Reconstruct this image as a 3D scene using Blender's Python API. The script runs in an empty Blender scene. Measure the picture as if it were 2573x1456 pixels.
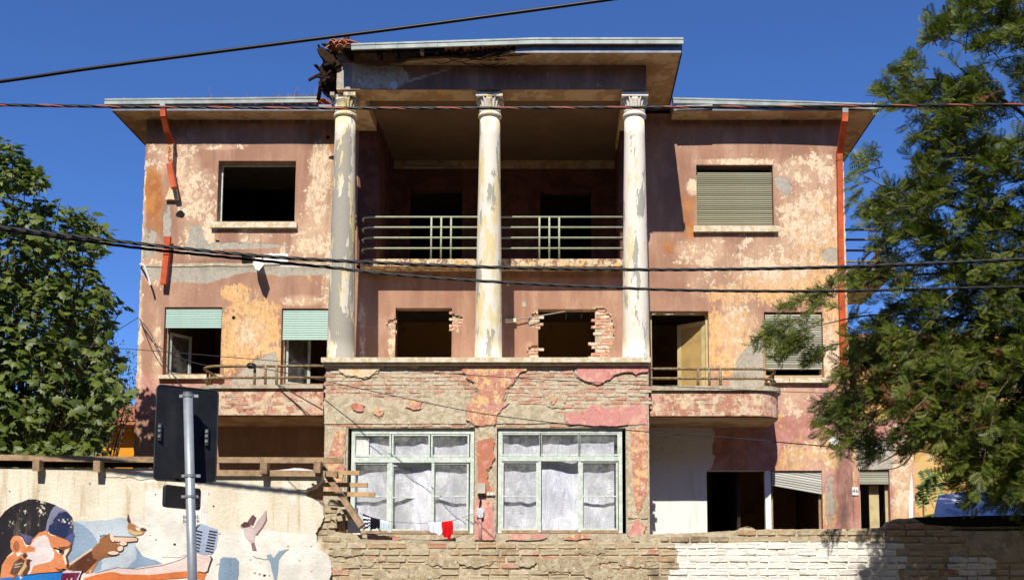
import bpy, math, random
import numpy as np
from mathutils import Vector, Matrix, noise as mnoise
random.seed(7); rng = np.random.default_rng(7)
R = math.radians
scene = bpy.context.scene
COL = scene.collection

# ------------------------------------------------------------------ camera
EYE = 1.65; F = 2800.0; CX, CY = 1410.0, 1167.0; TILT = R(5.9); PW, PH = 2573.0, 1456.0
cam_d = bpy.data.cameras.new('camera'); cam = bpy.data.objects.new('camera', cam_d); COL.objects.link(cam)
cam.location = (0, 0, EYE); cam.rotation_euler = (math.pi/2 + TILT, 0, 0)
cam_d.sensor_width = 36; cam_d.lens = 36*F/PW
cam_d.shift_x = -(CX - PW/2)/PW; cam_d.shift_y = (CY - PH/2)/PW
cam_d.clip_end = 2000
scene.camera = cam

# ------------------------------------------------------------------ sky, sun, exposure
SUN = Vector((-0.113, -1.0, 1.06)).normalized()          # towards the sun
w = bpy.data.worlds.new('World'); scene.world = w; w.use_nodes = True
nt = w.node_tree; bg = nt.nodes['Background']
sky = nt.nodes.new('ShaderNodeTexSky'); sky.sky_type = 'NISHITA'; sky.sun_disc = False
sky.sun_elevation = math.asin(SUN.z); sky.sun_rotation = math.atan2(SUN.x, SUN.y)
sky.altitude = 3000; sky.air_density = 1.0; sky.dust_density = 0.0; sky.ozone_density = 10.0
hs = nt.nodes.new('ShaderNodeHueSaturation'); hs.inputs['Saturation'].default_value = 1.06; hs.inputs['Hue'].default_value = 0.506
nt.links.new(sky.outputs[0], hs.inputs['Color']); nt.links.new(hs.outputs[0], bg.inputs[0]); bg.inputs[1].default_value = 0.145
sd = bpy.data.lights.new('sun', 'SUN'); sd.energy = 5.0; sd.angle = R(0.53); sd.color = (1.0, 0.94, 0.85)
sun = bpy.data.objects.new('sun', sd); COL.objects.link(sun); sun.location = (-6, -20, 30)
sun.rotation_euler = SUN.to_track_quat('Z', 'Y').to_euler()
vs = scene.view_settings; vs.view_transform = 'Standard'; vs.look = 'None'; vs.exposure = 0.2; vs.gamma = 1.0
vs.use_curve_mapping = False
scene.cycles.max_bounces = 6; scene.cycles.diffuse_bounces = 3; scene.cycles.glossy_bounces = 2; scene.cycles.transparent_max_bounces = 10

# ------------------------------------------------------------------ picture pixel (2573 wide) -> point on the plane y = D
ct, st = math.cos(TILT), math.sin(TILT)
def A(u, v, D):
    a = (u-CX)/F; b = -(v-CY)/F
    dy = ct - b*st; dz = st + b*ct
    t = D/dy
    return Vector((a*t, D, EYE + dz*t))
def X(u, D, v=800): return A(u, v, D).x
def Z(v, D, u=1400): return A(u, v, D).z
def AZ(u, v, z):
    a = (u-CX)/F; b = -(v-CY)/F
    dy = ct - b*st; dz = st + b*ct
    t = (z-EYE)/dz
    return Vector((a*t, dy*t, z))
def proj(P):
    P = np.asarray(P); x = P[:,0]; y = P[:,1]; z = P[:,2]-EYE
    d = y*ct + z*st; up = -y*st + z*ct
    return CX + F*x/d, CY - F*up/d
def crop(x0, y0, s):
    return lambda pts: [((x0+x/s)/1.592, (y0+y/s)/1.592) for x, y in pts]

# ------------------------------------------------------------------ objects
def world_of(o):
    m = o.matrix_basis.copy()
    if o.parent: m = world_of(o.parent) @ o.matrix_parent_inverse @ m
    return m
def setparent(o, p):
    if p is not None:
        o.parent = p; o.matrix_parent_inverse = world_of(p).inverted()
    return o
def tag(o, label=None, cat=None, group=None, kind=None):
    if label: o['label'] = label
    if cat: o['category'] = cat
    if group: o['group'] = group
    if kind: o['kind'] = kind
    return o
def empty(name, loc, label=None, cat=None, group=None):
    o = bpy.data.objects.new(name, None); COL.objects.link(o); o.location = loc; o.empty_display_size = .2
    return tag(o, label, cat, group)
def inst(name, me, parent=None, loc=(0,0,0), rot=(0,0,0), scale=(1,1,1), mat=None):
    o = bpy.data.objects.new(name, me); COL.objects.link(o)
    o.location = loc; o.rotation_euler = rot; o.scale = scale
    if mat is not None:
        if len(me.materials) == 0: me.materials.append(mat)
        o.material_slots[0].link = 'OBJECT'; o.material_slots[0].material = mat
    return setparent(o, parent)

class MB:
    def __init__(s): s.v = []; s.f = []; s.m = []
    def add(s, vs, fs, mi=0):
        n = len(s.v); s.v += [tuple(p) for p in vs]; s.f += [tuple(i+n for i in f) for f in fs]; s.m += [mi]*len(fs); return s
    def box(s, x0, x1, y0, y1, z0, z1, mi=0):
        vs = [(x0,y0,z0),(x1,y0,z0),(x1,y1,z0),(x0,y1,z0),(x0,y0,z1),(x1,y0,z1),(x1,y1,z1),(x0,y1,z1)]
        return s.add(vs, [(0,3,2,1),(4,5,6,7),(0,1,5,4),(1,2,6,5),(2,3,7,6),(3,0,4,7)], mi)
    def bar(s, p, q, w_, h_, up=(0,0,1), mi=0, tw=0):
        p = Vector(p); q = Vector(q); d = (q-p).normalized(); up = Vector(up)
        if abs(d.dot(up)) > .98: up = Vector((0,1,0))
        sx = d.cross(up).normalized(); uz = sx.cross(d)
        vs = []
        for c in (p, q):
            for a, b in ((-1,-1),(1,-1),(1,1),(-1,1)): vs.append(c + sx*a*w_/2 + uz*b*h_/2)
        return s.add(vs, [(3,2,1,0),(4,5,6,7),(0,1,5,4),(1,2,6,5),(2,3,7,6),(3,0,4,7)], mi)
    def tube(s, pts, r, n=8, caps=True, mi=0):
        pts = [Vector(p) for p in pts]; rs = r if isinstance(r, (list, tuple)) else [r]*len(pts)
        vs = []; fs = []; ref = None
        for i, p in enumerate(pts):
            d = (pts[min(i+1, len(pts)-1)] - pts[max(i-1, 0)])
            d = d.normalized() if d.length > 1e-9 else Vector((0,0,1))
            if ref is None: ref = Vector((0,0,1)) if abs(d.z) < .9 else Vector((0,1,0))
            a = (ref - d*ref.dot(d)).normalized(); b = d.cross(a); ref = a
            for k in range(n):
                t = 2*math.pi*k/n; vs.append(p + (a*math.cos(t) + b*math.sin(t))*rs[i])
        for i in range(len(pts)-1):
            for k in range(n):
                k2 = (k+1) % n; fs.append((i*n+k, i*n+k2, (i+1)*n+k2, (i+1)*n+k))
        if caps: fs.append(tuple(range(n-1, -1, -1))); m = (len(pts)-1)*n; fs.append(tuple(range(m, m+n)))
        return s.add(vs, fs, mi)
    def lathe(s, prof, c, n=32, mi=0):
        vs = []; fs = []
        for r, z in prof:
            for k in range(n):
                t = 2*math.pi*k/n; vs.append((c[0]+r*math.cos(t), c[1]+r*math.sin(t), c[2]+z))
        for i in range(len(prof)-1):
            for k in range(n):
                k2 = (k+1) % n; fs.append((i*n+k, i*n+k2, (i+1)*n+k2, (i+1)*n+k))
        fs.append(tuple(range(n-1, -1, -1))); m = (len(prof)-1)*n; fs.append(tuple(range(m, m+n)))
        return s.add(vs, fs, mi)
    def prism(s, front, back, mi=0):
        n = len(front); vs = list(front)+list(back)
        fs = [tuple(range(n)), tuple(range(2*n-1, n-1, -1))] + [(i, n+i, n+(i+1) % n, (i+1) % n) for i in range(n)]
        return s.add(vs, fs, mi)
    def poly(s, uv, y0, y1, mi=0):                        # traced outline standing on the plane y0, thickness to y1
        fr = [A(u, v, y0) for u, v in uv]
        area = sum(fr[i].x*fr[(i+1) % len(fr)].z - fr[(i+1) % len(fr)].x*fr[i].z for i in range(len(fr)))
        if area < 0: fr = fr[::-1]
        return s.prism(fr, [Vector((p.x, y1, p.z)) for p in fr], mi)
    def mesh(s, name, mats, smooth=False):
        me = bpy.data.meshes.new(name); me.from_pydata(s.v, [], s.f)
        for m in (mats if isinstance(mats, (list, tuple)) else [mats]): me.materials.append(m)
        if any(s.m): me.polygons.foreach_set('material_index', s.m)
        if smooth: me.polygons.foreach_set('use_smooth', [True]*len(me.polygons))
        me.validate(); me.update(); return me
    def build(s, name, mats, parent=None, smooth=False):
        return inst(name, s.mesh(name, mats, smooth), parent)

def jag(pts, amp=2.0, n=3, seed=1):
    rd = random.Random(seed); out = list(pts)
    for k in range(n):
        nx = []
        for i, p in enumerate(out):
            q = out[(i+1) % len(out)]; nx.append(p)
            L = math.hypot(q[0]-p[0], q[1]-p[1])
            if L > 3:
                a = min(amp, L*.22)*(0.75**k)
                nx.append(((p[0]+q[0])/2 + rd.uniform(-a, a), (p[1]+q[1])/2 + rd.uniform(-a, a)))
        out = nx
    return out
def inpoly(pt, poly):
    x, y = pt; c = False; n = len(poly); j = n-1
    for i in range(n):
        if (poly[i][1] > y) != (poly[j][1] > y) and x < (poly[j][0]-poly[i][0])*(y-poly[i][1])/(poly[j][1]-poly[i][1]) + poly[i][0]: c = not c
        j = i
    return c
def sdpoly(U, V, poly):                                    # signed distance, positive inside (numpy)
    d = np.full(U.shape, 1e9); ins = np.zeros(U.shape, bool); n = len(poly); j = n-1
    for i in range(n):
        ax, ay = poly[i]; bx, by = poly[j]; ex, ey = bx-ax, by-ay
        t = np.clip(((U-ax)*ex + (V-ay)*ey)/(ex*ex+ey*ey+1e-9), 0, 1)
        d = np.minimum(d, np.hypot(U-ax-ex*t, V-ay-ey*t))
        if abs(by-ay) > 1e-9:
            cr = ((ay > V) != (by > V)) & (U < (bx-ax)*(V-ay)/(by-ay) + ax); ins ^= cr
        j = i
    return np.where(ins, d, -d)

# ------------------------------------------------------------------ materials
def srgb(r, g, b):
    f = lambda c: (c/255/12.92) if c/255 <= .04045 else ((c/255+.055)/1.055)**2.4
    return (f(r), f(g), f(b), 1)
class NT:
    def __init__(s, name, rough=.9, spec=.2):
        s.m = bpy.data.materials.new(name); s.m.use_nodes = True; s.n = s.m.node_tree.nodes; s.l = s.m.node_tree.links
        s.p = s.n['Principled BSDF']; s.p.inputs['Roughness'].default_value = rough
        s.p.inputs['Specular IOR Level'].default_value = spec
        s.tc = s.n.new('ShaderNodeTexCoord')
    def set(s, sock, v):
        if hasattr(v, 'is_linked') or hasattr(v, 'links'): s.l.new(v, sock)
        else: sock.default_value = v
    def map(s, scale=(1,1,1), loc=(0,0,0), src='Object'):
        m = s.n.new('ShaderNodeMapping'); m.inputs['Scale'].default_value = scale; m.inputs['Location'].default_value = loc
        s.l.new(s.tc.outputs[src], m.inputs[0]); return m.outputs[0]
    def noise(s, scale, detail=6, rough=.6, vec=None, dist=0):
        n = s.n.new('ShaderNodeTexNoise'); n.inputs['Scale'].default_value = scale; n.inputs['Detail'].default_value = detail
        n.inputs['Roughness'].default_value = rough; n.inputs['Distortion'].default_value = dist
        s.l.new(vec if vec is not None else s.tc.outputs['Object'], n.inputs['Vector']); return n.outputs[0]
    def vor(s, scale, vec=None, feat='F1'):
        n = s.n.new('ShaderNodeTexVoronoi'); n.feature = feat; n.inputs['Scale'].default_value = scale
        s.l.new(vec if vec is not None else s.tc.outputs['Object'], n.inputs['Vector']); return n.outputs[0]
    def math(s, op, a, b=0.0, c=None):
        n = s.n.new('ShaderNodeMath'); n.operation = op; s.set(n.inputs[0], a); s.set(n.inputs[1], b)
        if c is not None: s.set(n.inputs[2], c)
        return n.outputs[0]
    def step(s, x, lo, hi):
        n = s.n.new('ShaderNodeMapRange'); n.interpolation_type = 'SMOOTHSTEP'; s.set(n.inputs[0], x)
        n.inputs[1].default_value = lo; n.inputs[2].default_value = hi; return n.outputs[0]
    def mix(s, fac, a, b, blend='MIX'):
        n = s.n.new('ShaderNodeMix'); n.data_type = 'RGBA'; n.blend_type = blend
        s.set(n.inputs[0], fac); s.set(n.inputs[6], a); s.set(n.inputs[7], b); return n.outputs[2]
    def attr(s, name):
        n = s.n.new('ShaderNodeAttribute'); n.attribute_name = name; return n.outputs['Fac']
    def rnd(s):
        n = s.n.new('ShaderNodeObjectInfo'); return n.outputs['Random']
    def bump(s, h, strength=.4, dist=.02):
        b = s.n.new('ShaderNodeBump'); b.inputs['Strength'].default_value = strength; b.inputs['Distance'].default_value = dist
        s.l.new(h, b.inputs['Height']); s.l.new(b.outputs[0], s.p.inputs['Normal']); return b
    def col(s, c): s.set(s.p.inputs['Base Color'], c); return s
MATS = {}
def simple(name, c, rough=.8, spec=.25, var=.25, scale=6, bump=.15, metal=0, bscale=40, streak=False):
    if name in MATS: return MATS[name]
    t = NT(name, rough, spec); v = t.map((1,1,.12) if streak else (1,1,1))
    n = t.noise(scale, 6, .65, v); k = 1-var
    c2 = (c[0]*k, c[1]*k, c[2]*k, 1); c1 = (min(1, c[0]*(1+var*.6)), min(1, c[1]*(1+var*.6)), min(1, c[2]*(1+var*.6)), 1)
    t.col(t.mix(t.step(n, .3, .7), c2, c1)); t.p.inputs['Metallic'].default_value = metal
    if bump: t.bump(t.noise(bscale, 5, .6), bump, .01)
    MATS[name] = t.m; return t.m

def facade_mat():
    t = NT('old_facade_plaster', .93, .12)
    nA = t.math('ADD', t.math('MULTIPLY', t.noise(2.0, 7, .70), .5), t.math('MULTIPLY', t.noise(7.5, 7, .74, t.map((1,1,.8),(3,1,8)), .3), .5))
    nB = t.math('ADD', t.math('MULTIPLY', t.noise(3.4, 7, .7, t.map((1,1,1),(7,3,5))), .5), t.math('MULTIPLY', t.noise(11, 7, .75, t.map((1,1,.5),(1,9,5))), .5))
    nC = t.noise(0.55, 5, .55)
    nD = t.noise(14, 6, .7); st_ = t.noise(3.0, 6, .6, t.map((1,1,.13)))
    nE = t.noise(2.6, 7, .7, t.map((1,1,1),(-9,1,2))); nF = t.noise(38, 6, .7)
    base = t.mix(t.step(nC, .35, .65), srgb(160,120,98), srgb(180,140,116))
    base = t.mix(t.math('MULTIPLY', t.step(st_, .45, .75), .55), base, srgb(202,164,134))
    base = t.mix(t.math('MULTIPLY', t.step(nD, .5, .8), .55), base, srgb(138,98,80))
    base = t.mix(t.math('MULTIPLY', t.step(t.noise(1.3, 6, .65, t.map((1.5,1,.6),(6,2,0))), .5, .66), .45), base, srgb(208,168,144))
    spk = t.step(t.math('ADD', t.noise(24, 5, .65), t.math('MULTIPLY', nE, .55)), .955, .985)
    base = t.mix(t.math('MULTIPLY', spk, .85), base, srgb(226,196,164))
    pink = t.mix(t.step(nE, .42, .6), srgb(204,154,140), srgb(186,130,114))
    pink = t.mix(t.step(nB, .55, .60), pink, srgb(222,168,146))
    pink = t.mix(t.math('MULTIPLY', t.step(nD, .5, .75), .4), pink, srgb(156,92,84))
    def lay(prev, name, n, k, col, e=.02):
        x = t.math('ADD', t.attr(name), t.math('MULTIPLY', t.math('SUBTRACT', n, .5), k))
        m = t.step(x, .5-e, .5+e); return t.mix(m, prev, col), m
    c, _ = lay(base, 'pink', nE, .5, pink, .05)
    yel = t.mix(t.step(nB, .42, .58), srgb(230,190,132), srgb(216,166,108))
    yel = t.mix(t.step(nD, .48, .66), yel, srgb(236,208,164))
    yel = t.mix(t.math('MULTIPLY', t.step(t.noise(5, 7, .75, t.map((1,1,.45),(2,2,2))), .53, .57), .8), yel, srgb(188,138,108))
    c, my = lay(c, 'yellow', nB, 3.0, yel, .04)
    orange = t.mix(t.step(nE, .4, .6), srgb(194,134,76), srgb(172,108,64))
    c, _ = lay(c, 'rust', t.noise(3.2, 7, .65, t.map((1,1,.35),(4,4,4))), 2.0, orange, .30)
    sx = t.step(t.math('ADD', t.attr('peel'), t.math('MULTIPLY', t.math('SUBTRACT', t.noise(1.4, 6, .6, t.map((1,1,.7),(2,6,4))), .5), 1.2)), .12, .62)
    c = t.mix(t.math('MULTIPLY', sx, .6), c, t.mix(nE, srgb(216,176,148), srgb(226,198,160)))
    cream = t.mix(t.step(nD, .4, .65), srgb(236,216,184), srgb(228,198,160))
    cream = t.mix(t.math('MULTIPLY', t.step(t.noise(9, 7, .76, t.map((1,1,.7),(5,5,1))), .52, .6), .7), cream, srgb(202,156,130))
    c, mc = lay(c, 'peel', nA, 4.2, cream, .09)
    cem = t.mix(t.step(nD, .35, .7), srgb(190,182,164), srgb(162,154,138))
    c, mg = lay(c, 'cement', nB, 1.3, cem, .02)
    wh = t.mix(t.step(nD, .5, .8), srgb(240,236,228), srgb(222,214,204))
    c, mw = lay(c, 'white', nB, .4, wh, .02)
    dirt_shade = t.math('MULTIPLY', t.attr('dirt_shade'), t.step(t.noise(2.2, 6, .65, t.map((1.6,1,.35))), .25, .7))
    c = t.mix(dirt_shade, c, srgb(74,64,56))
    drip = t.math('MULTIPLY', t.attr('drip'), t.step(t.noise(2.6, 6, .68, t.map((2.4,1,.16),(3,1,2)), .25), .52, .72)); c = t.mix(t.math('MULTIPLY', drip, .55), c, t.mix(nE, srgb(112,86,70), srgb(150,120,98)))
    grime = t.step(t.noise(1.9, 7, .7, t.map((2.2,1,.28),(1,1,7))), .52, .75); c = t.mix(t.math('MULTIPLY', grime, .28), c, srgb(110,88,74))
    crk = t.math('MULTIPLY', t.step(t.math('ABSOLUTE', t.math('SUBTRACT', t.noise(1.1, 7, .62, t.map((1,1,1.7),(2,8,1)), .4), .5)), .005, .0), t.step(nC, .5, .62))
    c = t.mix(t.math('MULTIPLY', crk, .6), c, srgb(96,70,58))
    c = t.mix(t.math('MULTIPLY', t.step(nF, .5, .75), .18), c, srgb(90,70,60))
    t.col(c)
    h = t.math('SUBTRACT', t.math('MULTIPLY', nD, .35), t.math('ADD', t.math('MULTIPLY', mc, .5), t.math('MULTIPLY', mg, 1.0)))
    h = t.math('ADD', h, t.math('MULTIPLY', t.noise(60, 4, .6), .25))
    t.bump(h, .6, .012)
    return t.m
def mottled(name, cols, s1=3, s2=6, stretch=1.0, bump=.5, edge=.03):
    t = NT(name, .93, .12); off = (hash(name) % 17)*.0+len(name)*1.7
    c = cols[0][0]
    for i, (cc, thr) in enumerate(cols):
        if i == 0: continue
        n = t.noise(s1*(1+.7*i), 11, .68, t.map((1,1,stretch), (off+i*3.1, i*1.3, off)))
        c = t.mix(t.step(n, thr-edge, thr+edge), c, cc)
    g = t.noise(20, 6, .7); c = t.mix(t.math('MULTIPLY', t.step(g, .5, .75), .35), c, srgb(120,98,80)); t.col(c)
    t.bump(t.math('ADD', g, t.noise(s2, 6, .65)), bump, .015); return t.m
FAC = facade_mat()
M_pinkpl = mottled('pink_plaster', [(srgb(212,148,138),0),(srgb(224,176,152),.54),(srgb(198,128,116),.60),(srgb(230,202,156),.64)])
M_mott = mottled('mottled_orange_plaster', [(srgb(196,136,112),0),(srgb(226,188,132),.5),(srgb(206,150,134),.54),(srgb(182,122,100),.57),(srgb(234,212,174),.60),(srgb(190,178,156),.63)])
M_cream = mottled('cream_plaster', [(srgb(228,206,168),0),(srgb(222,180,120),.56),(srgb(200,186,160),.58)])
M_terra = mottled('terracotta_plaster', [(srgb(192,126,100),0),(srgb(210,144,128),.58),(srgb(228,182,130),.65)])
M_cement = mottled('bare_cement', [(srgb(192,180,156),0),(srgb(172,160,136),.5),(srgb(206,196,176),.58)], bump=.8)
M_rough = mottled('rough_tan_render', [(srgb(204,190,160),0),(srgb(184,168,138),.5),(srgb(214,202,176),.57),(srgb(190,156,130),.68)], 4, 9, bump=1.0)
M_stone = mottled('pale_sill_stone', [(srgb(226,214,188),0),(srgb(206,188,150),.52),(srgb(180,168,148),.62)], 4, 9, bump=.4)
M_soffit = mottled('stained_soffit_plaster', [(srgb(206,178,142),0),(srgb(180,146,112),.5),(srgb(216,166,104),.62)], 1.2, 5, bump=.4)
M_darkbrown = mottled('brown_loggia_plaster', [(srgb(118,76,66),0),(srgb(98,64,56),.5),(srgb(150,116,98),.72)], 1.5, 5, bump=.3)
M_ental = mottled('entablature_paint', [(srgb(120,76,66),0),(srgb(104,66,58),.5),(srgb(196,176,156),.72)], 1.3, 5, bump=.3)
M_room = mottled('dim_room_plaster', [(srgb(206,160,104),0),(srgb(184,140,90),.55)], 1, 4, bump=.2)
M_roomdark = mottled('sooty_room_plaster', [(srgb(60,50,44),0),(srgb(46,38,34),.5)], 1, 4, bump=.2)  # room darkness put into the near-black colour
M_wood = simple('grey_weathered_wood', srgb(168,142,112), .85, .15, .35, 9, .3, streak=False)
M_woodnew = simple('raw_sawn_wood', srgb(196,160,116), .8, .2, .28, 8, .3)
M_darkwood = simple('charred_roof_wood', srgb(58,42,32), .9, .1, .5, 7, .5)
M_gutter = simple('galvanised_gutter', srgb(156,163,156), .55, .4, .28, 3, .05, metal=.15)
M_zinc = simple('zinc_strip', srgb(126,134,144), .55, .4, .3, 2.5, .1, metal=.3)
M_orange = simple('orange_painted_pipe', srgb(196,84,38), .6, .3, .3, 5, .1)
M_teal = simple('teal_shutter_plastic', srgb(186,214,200), .5, .3, .1, 5, .05)
M_sage = None
def slatmat(name, a, b, cdirt):
    t = NT(name, .85, .15); n = t.noise(5, 6, .7, t.map((.35,1,3))); r = t.rnd()
    c = t.mix(t.step(n, .35, .65), a, b); c = t.mix(t.math('MULTIPLY', r, .55), c, cdirt)
    c = t.mix(t.step(t.noise(11, 6, .7, t.map((.5,1,2),(3,0,0))), .58, .68), c, cdirt); t.col(c); t.bump(n, .3, .008); return t.m
M_sage = slatmat('weathered_green_slat', srgb(180,176,150), srgb(152,150,122), srgb(106,100,78))
M_greyslat = slatmat('weathered_grey_slat', srgb(196,194,176), srgb(170,170,146), srgb(120,112,92))
M_whiteslat = slatmat('faded_white_slat', srgb(220,222,212), srgb(196,198,188), srgb(150,144,130))
M_rail = simple('pale_green_rail_paint', srgb(172,178,148), .6, .3, .2, 8, .1)
M_rust = mottled('rusty_rail_paint', [(srgb(148,142,112),0),(srgb(134,92,58),.5),(srgb(170,166,136),.6)], 14, 20, bump=.3)
M_winframe = mottled('mint_window_paint', [(srgb(218,226,214),0),(srgb(198,210,196),.5),(srgb(158,156,134),.64)], 6, 14, bump=.25)
M_doorframe = simple('cream_door_paint', srgb(196,180,132), .7, .25, .2, 5, .1)
M_black = simple('black_cable_rubber', srgb(30,30,32), .45, .4, .3, 20, 0)
M_wire = simple('thin_grey_wire', srgb(46,46,50), .6, .3, .2, 10, 0)
M_orangecable = simple('orange_cable_strand', srgb(186,88,58), .5, .4, .15, 10, 0)
M_pole = simple('galvanised_sign_pole', srgb(168,176,182), .42, .5, .14, 9, .05, metal=.45)
M_signback = simple('dark_sign_back', srgb(34,36,42), .5, .35, .35, 8, .06)
M_rim = simple('sign_rim', srgb(60,64,66), .45, .4, .2, 8, 0)
M_white = simple('flat_white_paint', srgb(240,238,232), .85, .2, .05, 5, .1)
M_bitumen = simple('black_bitumen_cap', srgb(30,27,25), .8, .2, .3, 6, .4)
M_tile = mottled('clay_roof_tile', [(srgb(198,134,102),0),(srgb(176,110,82),.5),(srgb(210,172,136),.60)], 5, 14, bump=.4)
M_ochre0 = mottled('opposite_render', [(srgb(120,100,84),0),(srgb(96,82,70),.5)], .5, 4, bump=.2)
M_ground = mottled('dusty_ground', [(srgb(104,94,78),0),(srgb(86,80,66),.5)], .6, 8, bump=.4)
M_asph = mottled('worn_asphalt', [(srgb(66,65,64),0),(srgb(56,55,55),.5)], .8, 30, bump=.4)
M_pave = mottled('pavement_concrete', [(srgb(112,108,100),0),(srgb(96,92,86),.5)], .8, 12, bump=.3)

def brickmat(name, a, b, mort, msm, white=None, grime=.3):
    t = NT(name, .95, .1); r = t.rnd()
    v = t.n.new('ShaderNodeVectorMath'); v.operation = 'ADD'; t.l.new(t.tc.outputs['Object'], v.inputs[0])
    cmb = t.n.new('ShaderNodeCombineXYZ'); t.l.new(t.math('MULTIPLY', r, 37.0), cmb.inputs[0]); t.l.new(t.math('MULTIPLY', r, 91.0), cmb.inputs[2]); t.l.new(cmb.outputs[0], v.inputs[1])
    vv = v.outputs[0]
    n = t.noise(11, 6, .7, vv); n2 = t.noise(24, 6, .7, vv)
    c = t.mix(r, a, b); c = t.mix(t.math('MULTIPLY', t.step(n2, .5, .7), .5), c, srgb(168,112,84))
    x = t.math('ADD', n, t.math('MULTIPLY', t.math('SUBTRACT', t.math('FRACT', t.math('MULTIPLY', r, 7.31)), .5), .22))
    c = t.mix(t.step(x, msm-.04, msm+.04), c, mort)
    if white is not None: c = t.mix(t.step(t.noise(16, 6, .7, vv), .30, .36), c, white)
    ge = t.n.new('ShaderNodeNewGeometry'); gm = t.step(t.noise(1.6, 6, .68, ge.outputs['Position']), .5, .68)
    c = t.mix(t.math('MULTIPLY', gm, grime), c, srgb(96,84,68))
    t.col(c); t.bump(t.math('ADD', n, t.math('MULTIPLY', n2, .6)), .9, .015); return t.m
M_brick = brickmat('faded_red_brick', srgb(206,166,140), srgb(190,138,112), srgb(206,192,166), .50)
M_brickhot = brickmat('fresh_red_brick', srgb(212,152,124), srgb(204,158,134), srgb(228,212,188), .53)
M_bricktan = brickmat('dusty_tan_brick', srgb(190,174,144), srgb(184,154,120), srgb(192,178,148), .45, None, .75)
M_brickwhite = brickmat('whitewashed_brick', srgb(190,150,110), srgb(180,140,100), srgb(200,180,150), .55, srgb(238,234,224))
M_mortar = mottled('sandy_mortar', [(srgb(200,186,158),0),(srgb(180,164,136),.5),(srgb(210,198,172),.58)], 5, 16, bump=1.0)
M_mortar2 = mottled('grey_tan_mortar', [(srgb(194,180,150),0),(srgb(172,156,126),.48),(srgb(206,194,168),.56),(srgb(126,112,90),.62)], 5, 16, bump=1.0)
M_mortarwhite = mottled('whitewashed_mortar', [(srgb(232,228,216),0),(srgb(196,180,152),.6),(srgb(110,92,72),.70)], 6, 16, bump=1.0)

def glassmat():
    t = NT('dusty_window_glass', .08, .5); n = t.n
    tr = n.new('ShaderNodeBsdfTransparent'); gl = n.new('ShaderNodeBsdfGlossy'); gl.inputs['Roughness'].default_value = .06
    df = n.new('ShaderNodeBsdfDiffuse'); df.inputs['Color'].default_value = (.55,.55,.5,1)
    m1 = n.new('ShaderNodeMixShader'); m1.inputs[0].default_value = .08
    fr = n.new('ShaderNodeLayerWeight'); fr.inputs[0].default_value = .12
    t.l.new(t.math('ADD', t.math('MULTIPLY', fr.outputs[0], .6), .02), m1.inputs[0]); t.l.new(tr.outputs[0], m1.inputs[1]); t.l.new(gl.outputs[0], m1.inputs[2])
    m2 = n.new('ShaderNodeMixShader'); t.l.new(t.math('MULTIPLY', t.step(t.noise(5, 6, .65), .3, .8), .22), m2.inputs[0])
    t.l.new(m1.outputs[0], m2.inputs[1]); t.l.new(df.outputs[0], m2.inputs[2])
    t.l.new(m2.outputs[0], n['Material Output'].inputs[0]); return t.m
M_glass = glassmat()
def plasticmat():
    t = NT('milky_plastic_sheet', .24, .6); t.col(t.mix(t.step(t.noise(1.2, 5), .35, .65), srgb(226,228,234), srgb(202,205,214)))
    w1 = t.noise(1.8, 3, .5, t.map((2.2,1,.5)), 2.0); w2 = t.noise(9, 4, .55, t.map((1,1,1.6),(4,2,1)), 3.0)
    t.bump(t.math('ADD', w1, t.math('MULTIPLY', w2, .16)), .8, .09); return t.m
M_plastic = plasticmat()
def leafmat(name, a, b, trans=.35, gloss=.35):
    t = NT(name, .5, gloss); r = t.attr('leafrand'); r2 = t.rnd()
    c = t.mix(t.math('FRACT', t.math('ADD', r, r2)), a, b); t.col(c)
    tr = t.n.new('ShaderNodeBsdfTranslucent'); t.l.new(t.mix(.5, c, (a[0]*1.5, a[1]*1.6, a[2]*.6, 1)), tr.inputs[0])
    m = t.n.new('ShaderNodeMixShader'); m.inputs[0].default_value = trans
    t.l.new(t.p.outputs[0], m.inputs[1]); t.l.new(tr.outputs[0], m.inputs[2]); t.l.new(m.outputs[0], t.n['Material Output'].inputs[0]); return t.m
M_fig = leafmat('fig_leaf', (.05,.085,.010,1), (.17,.21,.03,1), .3, .5)
M_mim = leafmat('feathery_leaf', (.052,.086,.009,1), (.19,.215,.028,1), .36, .35)
M_dead = leafmat('dead_frond', (.16,.07,.035,1), (.22,.11,.05,1), .2, .1)
M_small = leafmat('shrub_leaf', (.05,.09,.02,1), (.09,.14,.03,1))
M_darkleaf = leafmat('dark_fill_leaf', (.018,.035,.008,1), (.035,.06,.012,1), .15)
M_ail = leafmat('pinnate_leaf', (.10,.17,.03,1), (.17,.24,.05,1), .4)
M_bark = simple('grey_bark', srgb(120,104,88), .9, .1, .35, 12, .5)

# ------------------------------------------------------------------ facade helpers
ATTRS = ('peel','yellow','cement','pink','white','dirt_shade','rust','drip')
def paint(o, spec):
    me = o.data; n = len(me.vertices); co = np.empty(n*3); me.vertices.foreach_get('co', co); co = co.reshape(-1, 3)
    U, V = proj(co)
    for name in ATTRS:
        val = np.zeros(n)
        for s in spec.get(name, []):
            if s[0] == 'E':
                _, u, v, ru, rv, a = s; d = ((U-u)/ru)**2 + ((V-v)/rv)**2; val = np.maximum(val, a*(.87 if name in ('peel','yellow') else 1)*np.clip(1.15-d*.62, 0, 1)**.7)
            else:
                _, poly, wd, a = s; val = np.maximum(val, a*np.clip(.5 + sdpoly(U, V, poly)/wd, 0, 1))
        at = me.attributes.new(name, 'FLOAT', 'POINT'); at.data.foreach_set('value', val.astype(np.float32))
def rect(u0, v0, u1, v1, D):
    vm = (v0+v1)/2; um = (u0+u1)/2
    return [X(u0, D, vm), X(u1, D, vm), Z(v1, D, um), Z(v0, D, um)]
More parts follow.
